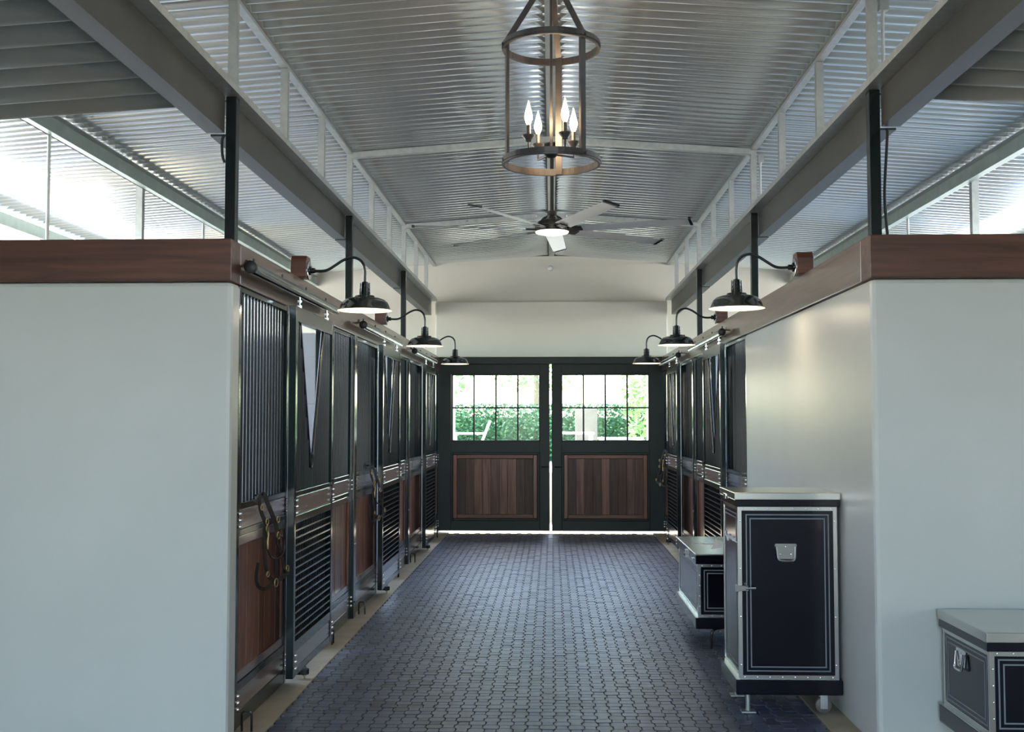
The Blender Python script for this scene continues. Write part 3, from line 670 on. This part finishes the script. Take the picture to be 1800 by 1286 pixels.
MB().tube([(0, 0, 0.06), (0, 0, 1.14)], 0.007, 10).build('center_rod', 'bronze', t, smooth=True)
MB().lathe([(0, 0.985), (0.02, 0.988), (0.02, 1.012), (0.0, 1.015)], n=14).build('strap_collar', 'bronze', t, smooth=True)
MB().lathe([(0.0, 0.035), (0.02, 0.04), (0.035, 0.055), (0.035, 0.062), (0.01, 0.07)], n=18).build('hub', 'bronze', t, smooth=True)
MB().lathe([(0.0, 1.11), (0.05, 1.112), (0.055, 1.15), (0.055, 1.158)], n=18).build('ceiling_canopy', 'bronze', t, smooth=True)
for k in range(4):
    a = math.radians(59 + 90 * k); x, y = 0.135 * math.cos(a), -0.135 * math.sin(a)
    MB().tube([(0.02 * math.cos(a), -0.02 * math.sin(a), 0.058), (x, y, 0.058), (x, y, 0.115)], 0.006, 8).build('arm', 'bronze', t, smooth=True)
    MB().lathe([(0.006, 0.105), (0.016, 0.108), (0.018, 0.116), (0.033, 0.134), (0.034, 0.139), (0.010, 0.139)], (x, y, 0), 18).build('drip_cup', 'bronze', t, smooth=True)
    MB().lathe([(0.011, 0.1395), (0.011, 0.192), (0.009, 0.193)], (x, y, 0), 14).build('candle_sleeve', 'bronze', t, smooth=True)
    MB().lathe([(0.008, 0.192), (0.013, 0.205), (0.0195, 0.225), (0.019, 0.245), (0.013, 0.27), (0.006, 0.295), (0.0, 0.318)], (x, y, 0), 16).build('bulb', 'bulb', t, smooth=True)
ld = bpy.data.lights.new('chandelier_light', 'POINT'); ld.energy = 6; ld.color = (1, 0.7, 0.4); ld.shadow_soft_size = 0.12
lo = bpy.data.objects.new('chandelier_light', ld); COL.objects.link(lo); lo.parent = t; lo.location = (0, 0, 0.25)

# ceiling fan
FY = 9.52
t = thing('ceiling_fan', 'large seven-blade ceiling fan with silver blades and round light', 'ceiling fan', (0.005, FY, 3.275))
MB().tube([(0, 0, 0.17), (0, 0, ROOF0 - 3.275 - 0.06)], 0.017, 12).build('downrod', 'fanbody', t, smooth=True)
MB().lathe([(0.03, 0.74), (0.07, 0.75), (0.07, 0.798)], n=18).build('canopy', 'fanbody', t, smooth=True)
MB().lathe([(0.15, 0.025), (0.152, 0.07), (0.135, 0.085), (0.125, 0.11), (0.10, 0.125), (0.055, 0.165), (0.042, 0.17), (0.042, 0.205), (0.03, 0.208)], n=32).build('motor_housing', 'fanbody', t, smooth=True)
v = MB()
for k in range(14):
    a = 2 * math.pi * k / 14; d = Vector((math.cos(a), math.sin(a), 0)); v.strap([d * 0.072 + Vector((0, 0, .152)), d * 0.096 + Vector((0, 0, .131))], 0.010, 0.004, (-d.y, d.x, 0))
v.build('vent_slots', 'blackmatte', t)
MB().lathe([(0.0, 0.0), (0.10, 0.004), (0.14, 0.014), (0.146, 0.0245)], n=32).build('light_diffuser', 'diffuser', t, smooth=True)
def blade():
    m = MB(); N = 10; R0, R1 = 0.24, 1.20
    for i in range(N + 1):
        r = R0 + (R1 - R0) * i / N; c = 0.075 - 0.012 * i / N; tilt = math.radians(-13)
        for (a, h) in ((-1, 0.0), (-0.4, 0.010), (0.4, 0.010), (1, 0.0), (0.4, -0.004 + 0.006), (-0.4, -0.004 + 0.006)):
            y = a * c; m.v.append((r, y * math.cos(tilt) - h * math.sin(tilt), y * math.sin(tilt) + h * math.cos(tilt)))
    for i in range(N):
        for k in range(6): m.f.append((i * 6 + k, i * 6 + (k + 1) % 6, (i + 1) * 6 + (k + 1) % 6, (i + 1) * 6 + k))
    m.f += [tuple(range(6)), tuple(N * 6 + k for k in range(6))]
    return m
bl_me = blade().mesh('blade', 'fanblade', True)
tip_me = None
tp = MB(); tilt = math.radians(-13); s0 = MB().box(1.198, 1.222, -0.068, 0.068, -0.006, 0.014)
tp.add([(x, y * math.cos(tilt) - z * math.sin(tilt), y * math.sin(tilt) + z * math.cos(tilt)) for x, y, z in s0.v], s0.f); tip_me = tp.mesh('blade_tip', 'black')
ir = MB(); s0 = MB().box(0.13, 0.27, -0.035, 0.035, -0.008, 0.008)
ir.add([(x, y * math.cos(tilt) - z * math.sin(tilt), y * math.sin(tilt) + z * math.cos(tilt)) for x, y, z in s0.v], s0.f); iron_me = ir.mesh('blade_iron', 'fanbody')
for k in range(7):
    a = -math.radians(68 - 360 / 7 * k); r = (0, 0, a)
    b = inst('blade', bl_me, t, (0, 0, 0.045), r); inst('blade_tip', tip_me, b); inst('blade_iron', iron_me, b)

# small globe detector on far wall
t = thing('ball_sensor', 'small round glass globe fixed high on the far gable wall', 'globe', (-0.02, YF - 0.001, 3.94))
MB().lathe([(0.03, -0.001), (0.03, -0.02), (0.012, -0.024)], n=16, axis='Y').build('mount', 'white', t, smooth=True)
MB().lathe([(0.0, -0.11), (0.03, -0.10), (0.045, -0.07), (0.04, -0.04), (0.015, -0.022)], n=18, axis='Y').build('globe', 'white', t, smooth=True)

# conduit and cables on the frame
for i, y in enumerate((5.95, 9.47)):
    t = thing('conduit', 'thin steel conduit beside the %s right-hand stud' % ('nearest', 'fourth')[i], 'conduit', (XB[1] + 0.06, y, 3.483), 'roof conduits')
    MB().tube([(0, 0, 0.0), (0, 0, 0.36), (0.004, 0, 0.40)], 0.010, 8).build('pipe', 'galv', t, smooth=True)
    MB().box(-0.02, 0.03, -0.02, 0.02, 0.40, 0.47).build('junction_box', 'galv', t)
o = MB().tube(spline([(XB[1] + 0.07, 5.95, 2.604), (XB[1] + 0.055, 5.95, 2.85), (XB[1] + 0.065, 5.95, 3.05), (XB[1] + 0.075, 5.95, 3.2), (XB[1] + 0.07, 5.95, 3.234)], 5), 0.008, 8).build('cable', 'rubber', smooth=True); tag(o, 'black cable running up the nearest right steel post', 'cable', 'post cables')
o = MB().tube(spline([(XB[-1] - 0.042, 5.95, 3.08), (XB[-1] - 0.055, 5.95, 3.12), (XB[-1] - 0.058, 5.95, 3.2), (XB[-1] - 0.045, 5.95, 3.234)], 5), 0.008, 8).build('cable', 'rubber', smooth=True); tag(o, 'short black cable loop on the nearest left steel post', 'cable', 'post cables')

# ================================================================== HALTERS
def halter():
    """returns dict of part -> MB in local coords; crop px -> metres, hung from (140,120)"""
    t = thing('halter', 'dark leather halter with brass rings on the nearest left stall panel', 'halter', (XL + 0.02, 6.12, 1.235), 'leather halters')
    def p(x, y, o=0.0): return (0.012 + (x - 90) * 0.00030 + o, (x - 140) * 0.0007, -(y - 105) * 0.00049)
    W = (0.4, 0.9, 0)
    def st(nm_, pts, w, o=0.0, mat='leather'): MB().strap(spline([p(x, y, o) for x, y in pts], 4), w, 0.005, W).build(nm_, mat, t)
    st('crown_strap', [(95, 150), (108, 122), (135, 105), (165, 100), (215, 215), (285, 390), (325, 530)], 0.03)
    st('cheek_strap', [(110, 130), (125, 260), (165, 370), (190, 425)], 0.026)
    st('cheek_strap', [(180, 470), (175, 640), (180, 760), (190, 860), (205, 960), (240, 1050), (300, 1110)], 0.024)
    st('cheek_strap', [(320, 600), (335, 680), (375, 780), (395, 860), (410, 960), (450, 1000)], 0.02)
    st('nose_band', [(100, 860), (78, 1000), (98, 1120), (170, 1172), (250, 1140), (310, 1105), (380, 1090), (440, 1045), (462, 1000)], 0.022, 0.004)
    st('chin_strap', [(300, 855), (302, 960), (303, 1080)], 0.026, 0.006)
    MB().tube(spline([p(*q, 0.006) for q in [(195, 480), (198, 640), (215, 750), (255, 830), (330, 852), (388, 800), (405, 700), (380, 620), (345, 590)]], 4), 0.006, 8).build('throat_rope', 'leather', t, smooth=True)
    for (x, y, r) in ((190, 410, .016), (195, 490, .016), (320, 400, .016), (328, 585, .018), (305, 1125, .022), (205, 1010, .014), (442, 985, .016), (125, 240, .013)):
        c = Vector(p(x, y, 0.008)); d1 = Vector((0.4, 0.9, 0)).normalized(); d2 = Vector((0, 0, 1))
        MB().tube([c + d1 * (r * .7 * math.cos(a)) + d2 * (r * .7 * math.sin(a) * 1.5) for a in [2 * math.pi * k / 14 for k in range(14)]], 0.0035, 6, closed=True).build('ring', 'brass', t, smooth=True)
    MB().tube([p(198, 520, .01), p(200, 570, .01), p(192, 640, .01), p(196, 720, .01)], [0.007, 0.006, 0.008, 0.006], 8).build('snap_hook', 'brass', t, smooth=True)
    MB().tube([(-0.02, 0, 0.0), (0.03, 0, 0.004), (0.034, 0, 0.02)], 0.006, 8).build('hook', 'black', t, smooth=True)
    return t
h1 = halter()
h2 = copy_tree(h1); h2.location = (XL + 0.02, 9.86, 1.25); h2.scale = (1.0, 0.8, 0.95); h2['label'] = 'dark leather halter on the panel of the middle left stall'
h3 = copy_tree(h1); h3.location = (XR - 0.02, 15.45, 1.24); h3.scale = (-1.2, 0.5, 0.95); h3['label'] = 'dark leather halter beside the far right corner of the doors'

# ================================================================== TRUNKS
def frame_rect(m, plane, c, a0, a1, z0, z1, w, d):
    for (u0, u1, q0, q1) in ((a0, a1, z0, z0 + w), (a0, a1, z1 - w, z1), (a0, a0 + w, z0 + w, z1 - w), (a1 - w, a1, z0 + w, z1 - w)):
        if plane == 'Y': m.box(u0, u1, c, c - d, q0, q1)
        else: m.box(c, c - d, u0, u1, q0, q1)
rv_me = MB().lathe([(0, -0.004), (0.004, -0.003), (0.0055, 0)], n=8, axis='Y').mesh('rivet', 'chrome', True)
def carry_handle(t, face, c, u, z):
    """chest handle: back plate with ears and a hinged bail. face 'Y' looks towards -Y, 'X' towards -X"""
    rot = (0, 0, 0) if face == 'Y' else (0, 0, -math.pi / 2); loc = (u, c, z) if face == 'Y' else (c, u, z)
    h = MB(); h.prism([(-0.062, 0.045), (-0.056, 0.052), (0.056, 0.052), (0.062, 0.045), (0.048, -0.02), (0.046, -0.034), (-0.046, -0.034), (-0.048, -0.02)], 0.0, 0.004)
    h.v = [(x, -zz, y) for x, y, zz in h.v]
    o = h.build('handle_plate', 'chrome', t); o.location = loc; o.rotation_euler = rot
    b = MB().tube(spline([(-0.052, -0.010, 0.036), (-0.050, -0.014, 0.0), (-0.046, -0.018, -0.032), (-0.03, -0.02, -0.042), (0.03, -0.02, -0.042), (0.046, -0.018, -0.032), (0.050, -0.014, 0.0), (0.052, -0.010, 0.036)], 3), 0.006, 8).build('bail', 'chrome', o, smooth=True)
    for x, zz in ((0, 0.034), (-0.03, -0.008), (0.03, -0.008)): inst('rivet', rv_me, o, (x, -0.004, zz))
def trunk(name, label, x0, x1, y0, y1, z0, z1, plinth, cap, lip, stripe_in=0.04, group=None):
    cx, cy = (x0 + x1) / 2, (y0 + y1) / 2; t = thing(name, label, 'chest', (cx, cy, 0), group)
    hx, hy = (x1 - x0) / 2, (y1 - y0) / 2; ins = 0.022
    bz0, bz1 = z0 + plinth, z1 - cap - lip
    MB().box(-hx + ins, hx - ins, -hy + ins, hy - ins, z0 + 0.01, bz1).build('body', 'navy', t, bevel=0.003)
    MB().box(-hx, hx, -hy, hy, z0, bz0).build('plinth', 'navy', t, bevel=0.008)
    ld_ = MB().box(-hx + 0.004, hx - 0.004, -hy + 0.004, hy - 0.004, bz1, z1 - cap).build('lid', 'navy', t, bevel=0.003)
    MB().box(-hx, hx, -hy, hy, z1 - cap, z1).build('lid_cap', 'alu', ld_, bevel=0.003)
    fy, fx = -hy + ins, -hx + ins
    ew = 0.022
    tr = MB(); frame_rect(tr, 'Y', fy - 0.0002, -hx + ins - 0.003, hx - ins + 0.003, bz0, bz1, ew, 0.003); tr.build('front_edge_trim', 'alu', t)
    tr = MB(); frame_rect(tr, 'X', fx - 0.0002, -hy + ins - 0.003, hy - ins + 0.003, bz0, bz1, ew, 0.003); tr.build('side_edge_trim', 'alu', t)
    MB().box(-hx - 0.001, -hx + ins, -hy - 0.001, hy + 0.001, bz0, bz0 + 0.004).build('plinth_edge_strip', 'alu', t)
    n = max(3, int(2 * hx / 0.07))
    for k in range(n):
        u = -hx + ins + 0.03 + (2 * hx - 2 * ins - 0.06) * k / (n - 1)
        for z in (bz0 + ew / 2, bz1 - ew / 2): inst('rivet', rv_me, t, (u, fy - 0.003, z))
    for k in range(4):
        z = bz0 + 0.08 + (bz1 - bz0 - 0.16) * k / 3
        for u in (-hx + ins + ew / 2, hx - ins - ew / 2): inst('rivet', rv_me, t, (u, fy - 0.003, z))
    a = stripe_in
    for (w_, k) in ((0.007, 0.0), (0.007, 0.022)):
        s_ = MB(); frame_rect(s_, 'Y', fy - 0.0002, -hx + ins + a + k, hx - ins - a - k, bz0 + a + k, bz1 - a - k, w_, 0.0012); s_.build('pinstripe', 'stripe', t)
        s_ = MB(); frame_rect(s_, 'X', fx - 0.0002, -hy + ins + a + k, hy - ins - a - k, bz0 + a + k, bz1 - a - k, w_, 0.0012); s_.build('pinstripe', 'stripe', t)
    return t, hx, hy, fx, fy, bz0, bz1
# tall cabinet
t, hx, hy, fx, fy, bz0, bz1 = trunk('tack_cabinet', 'tall navy tack cabinet with metal edges against the right white wall', 1.035, 1.632, 6.30, 6.86, 0.113, 1.245, 0.085, 0.04, 0.04, 0.042)
carry_handle(t, 'Y', fy - 0.0005, -0.01, 0.905)
lt = thing('latch_tmp', '', '') if False else None
lb = MB().box(-hx + 0.012, -hx + 0.075, fy - 0.012, fy - 0.0035, 0.690, 0.722); lb.box(-hx + 0.006, -hx + 0.022, fy - 0.014, fy + 0.02, 0.686, 0.726)
lo_ = lb.build('latch', 'chrome', t, bevel=0.003)
MB().tube([(-hx + 0.06, fy - 0.016, 0.706), (-hx + 0.115, fy - 0.020, 0.708)], 0.008, 8).build('latch_lever', 'chrome', lo_, smooth=True)
MB().lathe([(0.007, 0.722), (0.011, 0.728), (0.011, 0.738), (0.0, 0.742)], (-hx + 0.06, fy - 0.012, 0), 10).build('latch_knob', 'chrome', lo_, smooth=True)
for y in (-hy + 0.07, hy - 0.12):
    MB().tube([(-hx + 0.075, y, 0.012), (-hx + 0.075, y, 0.113)], 0.013, 10).build('leg', 'galv', t, smooth=True)
    MB().box(-hx + 0.035, -hx + 0.115, y - 0.035, y + 0.035, 0.0045, 0.012).build('foot_plate', 'galv', t)
for y in (-hy + 0.06, hy - 0.12):
    c = (hx - 0.10, y, 0.0485)
    w_ = MB().lathe([(0.012, -0.014), (0.038, -0.014), (0.045, -0.010), (0.045, 0.010), (0.038, 0.014), (0.012, 0.014)], c, 20, 'Y').build('castor_wheel', 'castor', t, smooth=True)
    f_ = MB()
    for s_ in (-0.020, 0.020): f_.box(c[0] - 0.02, c[0] + 0.02, y + s_ - 0.0015, y + s_ + 0.0015, 0.03, 0.110)
    f_.box(c[0] - 0.035, c[0] + 0.035, y - 0.03, y + 0.03, 0.108, 0.113); f_.lathe([(0.007, -0.026), (0.007, 0.026)], c, 8, 'Y'); f_.build('castor_fork', 'galv', t)
# white cursive name on the aisle side of the cabinet
strokes = [[(0.00, .6), (.03, .1), (.05, .5)], [(.07, 1.0), (.09, .1)], [(.17, 1.0), (.10, .5), (.22, .0), (.26, -.45), (.30, -.55), (.33, -.2), (.30, .3), (.35, .6), (.38, .15), (.42, .6), (.46, .8), (.44, .1), (.50, .5), (.54, .1), (.58, .55), (.62, .1), (.66, .6), (.70, .6), (.68, .1), (.74, .1), (.78, .55), (.76, .2), (.82, .1), (.86, .6), (.88, .1), (.92, .5), (.95, .9), (.94, .15), (1.05, .2)]]
wr = MB()
for stn in strokes:
    wr.tube([Vector((fx - 0.0022, hy - 0.06 - q.x * (2 * hy - 0.13), 0.955 + q.y * 0.032)) for q in spline([(a_, b_, 0) for a_, b_ in stn], 3)], 0.0045, 5)
wr.build('cursive_name', 'white_paint', t)
lb = MB().box(-hx - 0.005, -hx + 0.001, 0.02, 0.10, 1.19, 1.22); lb.build('lid_latch', 'chrome', t, bevel=0.002)
# low trunk with star lid beyond it
t, hx, hy, fx, fy, bz0, bz1 = trunk('tack_chest', 'low navy tack trunk with a white star lid beyond the tall cabinet', 1.035, 1.625, 8.05, 9.27, 0.152, 0.690, 0.08, 0.012, 0.062, 0.042, 'low tack trunks')
LT_ = [o for o in t.children if o.name.startswith('lid')][0]
sm = MB()   # white star shape laid on the lid top
pts = []
for k in range(10):
    r = (0.30 if k % 2 == 0 else 0.11); a = math.pi / 2 + k * math.pi / 5; pts.append((r * math.cos(a) * 0.8, r * math.sin(a) * 1.3))
sm.v = [(x, y, 0.6905) for x, y in pts] + [(0, 0, 0.693)] + [(x, y, 0.690) for x, y in pts]; sm.f = [(k, (k + 1) % 10, 10) for k in range(10)] + [(k, (k + 1) % 10, 11 + (k + 1) % 10, 11 + k) for k in range(10)]
sm.build('white_star', 'white', t)
lc = MB().box(-hx - 0.006, -hx + 0.001, -0.10, -0.03, 0.60, 0.66); lc.tube([(-hx - 0.01, -0.08, 0.635), (-hx - 0.014, -0.05, 0.62)], 0.007, 8); lc.build('lid_latch', 'chrome', t)
lc = MB().box(-hx - 0.003, -hx + 0.001, -0.50, -0.42, 0.635, 0.645); lc.build('maker_plate', 'chrome', t)
for x, y in ((-hx + 0.12, -hy + 0.05), (-hx + 0.12, hy - 0.10), (hx - 0.12, -hy + 0.05), (hx - 0.12, hy - 0.10)):
    MB().tube(spline([(x + 0.07, y, 0.150), (x + 0.03, y, 0.145), (x + 0.008, y, 0.125), (x, y, 0.09), (x, y, 0.0045)], 4), 0.009, 8).build('leg', 'black', t, smooth=True)
# near trunk in front of the right end wall
t, hx, hy, fx, fy, bz0, bz1 = trunk('tack_chest', 'low navy tack trunk against the right white end wall, cut by the frame', 1.925, 3.10, 5.0, 5.62, 0.16, 0.713, 0.09, 0.045, 0.04, 0.035, 'low tack trunks')
carry_handle(t, 'X', fx - 0.0005, 0.05, 0.515)
for x, y in ((-hx + 0.10, -hy + 0.08), (-hx + 0.10, hy - 0.08), (hx - 0.1, -hy + 0.08), (hx - 0.1, hy - 0.08)):
    c = (x, y, 0.040 - 0.012); MB().lathe([(0.012, -0.014), (0.034, -0.014), (0.040, -0.010), (0.040, 0.010), (0.034, 0.014), (0.012, 0.014)], c, 18, 'Y').build('castor_wheel', 'castor', t, smooth=True)
    f_ = MB()
    for s_ in (-0.020, 0.020): f_.box(x - 0.02, x + 0.02, y + s_ - 0.0015, y + s_ + 0.0015, 0.02, 0.155)
    f_.box(x - 0.035, x + 0.035, y - 0.03, y + 0.03, 0.153, 0.16); f_.build('castor_fork', 'galv', t)

# ================================================================== OUTSIDE
g = MB().box(-70, 70, -40, 90, -0.5, -0.13).build('ground', 'ground'); struct(g, 'pale gravel yard around the barn', 'ground')
tr_ = MB().box(-16, 16, 19.6, 40, -0.13, 0.74).build('terrace', 'ground'); struct(tr_, 'pale raised terrace outside the far doors', 'terrace')
for sgn, nm in ((-1, 'left'), (1, 'right')):
    o = MB().box(-0.06, 0.06, -0.06, 0.06, -0.13, roofz(1.6)).build('porch_column', 'white', bevel=0.01, at=(1.62 * sgn - 0.02, 17.9, 0)); tag(o, 'white porch column seen through the %s door window' % nm, 'column', 'porch columns')
def leaves(x0, x1, y0, y1, z0, z1, n, size, seed, fz=None):
    r = random.Random(seed); m = MB()
    for _ in range(n):
        x = r.uniform(x0, x1); y = r.uniform(y0, y1); z = r.uniform(z0, z1)
        if fz and not fz(x, y, z): continue
        a = r.uniform(0, 6.28); b = r.uniform(-1, 1); s = size * r.uniform(.6, 1.3)
        d = Vector((math.cos(a), math.sin(a), b)).normalized(); e = d.cross(Vector((r.uniform(-1, 1), r.uniform(-1, 1), r.uniform(-1, 1)))).normalized()
        c = Vector((x, y, z)); m.add([c - d * s, c + e * s * .5, c + d * s, c - e * s * .5], [(0, 1, 2, 3)])
    return m
t = thing('hedge', 'clipped green hedge outside the far door windows', 'hedge', (0, 25, 0.74))
MB().box(-10, 10, 0.5, 1.1, 0, 1.0).build('hedge_core', 'leaf', t)
hl = leaves(-5, 5, 0, 1.0, 0, 1.3, 26000, 0.05, 4).build('foliage', 'leaf', t); hl['kind'] = 'stuff'
def tree(x, y, z, rx, rz, trunk_h, n, size, mat, label, seed):
    t = thing('tree', label, 'tree', (x, y, 0.74), 'trees beyond the hedge')
    MB().tube([(0, 0, 0), (0.05, 0, trunk_h * .5), (0, .1, trunk_h)], [0.14, 0.11, 0.07], 8).build('trunk', 'bark', t, smooth=True)
    f = lambda a, b, c: (a / rx) ** 2 + (b / rx) ** 2 + ((c - z) / rz) ** 2 < 1
    o = leaves(-rx, rx, -rx, rx, z - rz, z + rz, n, size, seed, f).build('crown', mat, t); o['kind'] = 'stuff'
tree(2.2, 22.9, 1.5, 0.75, 1.5, 2.0, 3500, 0.07, 'leaf2', 'small leafy tree at the right edge of the right door window', 11)
tree(-4.2, 32, 3.6, 2.6, 2.4, 3.0, 6000, 0.12, 'leaf2', 'pale broad tree behind the hedge seen in the left window', 12)
tree(-0.6, 40, 4.2, 2.4, 2.4, 3.5, 6000, 0.12, 'leaf2', 'tall pale tree behind the hedge near the window centre', 13)
tree(6.0, 36, 4.0, 2.6, 2.6, 3.2, 5000, 0.12, 'leaf2', 'pale tree far behind the right door window', 14)
o = MB().box(0.52, 1.0, 24.2, 24.6, 0.741, 1.92).build('stucco_pier', 'stucco', bevel=0.02); tag(o, 'sunlit beige pier before the hedge in the right window', 'pier')
# white garden chair, seen from its side
t = thing('garden_chair', 'white wooden garden chair on the terrace in the left window', 'chair', (-1.62, 21.0, 0.741))
for yy in (-0.28, 0.28):
    MB().box(-0.30, 0.34, yy - 0.05, yy + 0.05, 0.66, 0.69).build('armrest', 'white', t)
    MB().box(-0.30, -0.22, yy - 0.02, yy + 0.02, 0, 0.66).build('leg', 'white', t)
    MB().strap([(-0.26, yy, 0.40), (0.42, yy, 0.05)], 0.04, 0.10, (0, 1, 0)).build('leg', 'white', t)
for k in range(5):
    y = -0.22 + k * 0.11; MB().strap([(0.20, y, 0.30), (0.44, y, 0.92)], 0.095, 0.025, (0, 1, 0)).build('back_slat', 'white', t)
for k in range(5): MB().strap([(-0.28 + k * 0.11, -0.27, 0.42 - k * 0.035), (-0.28 + k * 0.11, 0.27, 0.42 - k * 0.035)], 0.09, 0.022, (1, 0, 0)).build('seat_slat', 'white', t)
def table(x, y, h, w, label):
    t = thing('garden_table', label, 'table', (x, y, 0.741), 'white garden tables')
    MB().box(-w, w, -0.35, 0.35, h - 0.04, h).build('table_top', 'white', t, bevel=0.01)
    for a in (-w + .06, w - .06):
        for b in (-.28, .28): MB().box(a - .03, a + .03, b - .03, b + .03, 0, h - .04).build('leg', 'white', t)
table(0.45, 21.3, 0.70, 0.36, 'white garden table in the left half of the right window')
table(1.3, 21.0, 0.60, 0.42, 'lower white garden table in the middle of the right window')
# neighbour roof outside left
t = thing('shed_roof', 'distant grey shed roof glimpsed under the left eave', 'shed', (-12, 14, 0))
m = corrugated(-1.5, 1.5, lambda x: 4.35 - 0.1 * abs(x), -4, 12, 0.3, 0.03, 6, 4); m.build('roof_sheet', 'roof', t, smooth=True)
for a in (-1.3, 1.3):
    for b in (-3.5, 4, 11.5): MB().box(a - .05, a + .05, b - .05, b + .05, -0.13, 4.2).build('post', 'galv', t)
# bits of straw on the floor
r = random.Random(9); m = MB()
for _ in range(70):
    x = r.choice([r.uniform(-1.5, 1.45), r.uniform(-1.6, -1.1)]); y = r.uniform(6, 9); a = r.uniform(0, 6.28); L = r.uniform(.004, .02)
    m.strap([(x, y, 0.0055), (x + L * math.cos(a), y + L * math.sin(a), 0.006)], 0.004, 0.002, (0, 0, 1) if False else (-math.sin(a), math.cos(a), 0))
o = m.build('straw_bits', 'straw'); tag(o, 'scattered straw crumbs on the dark paver floor', 'straw', kind='stuff')
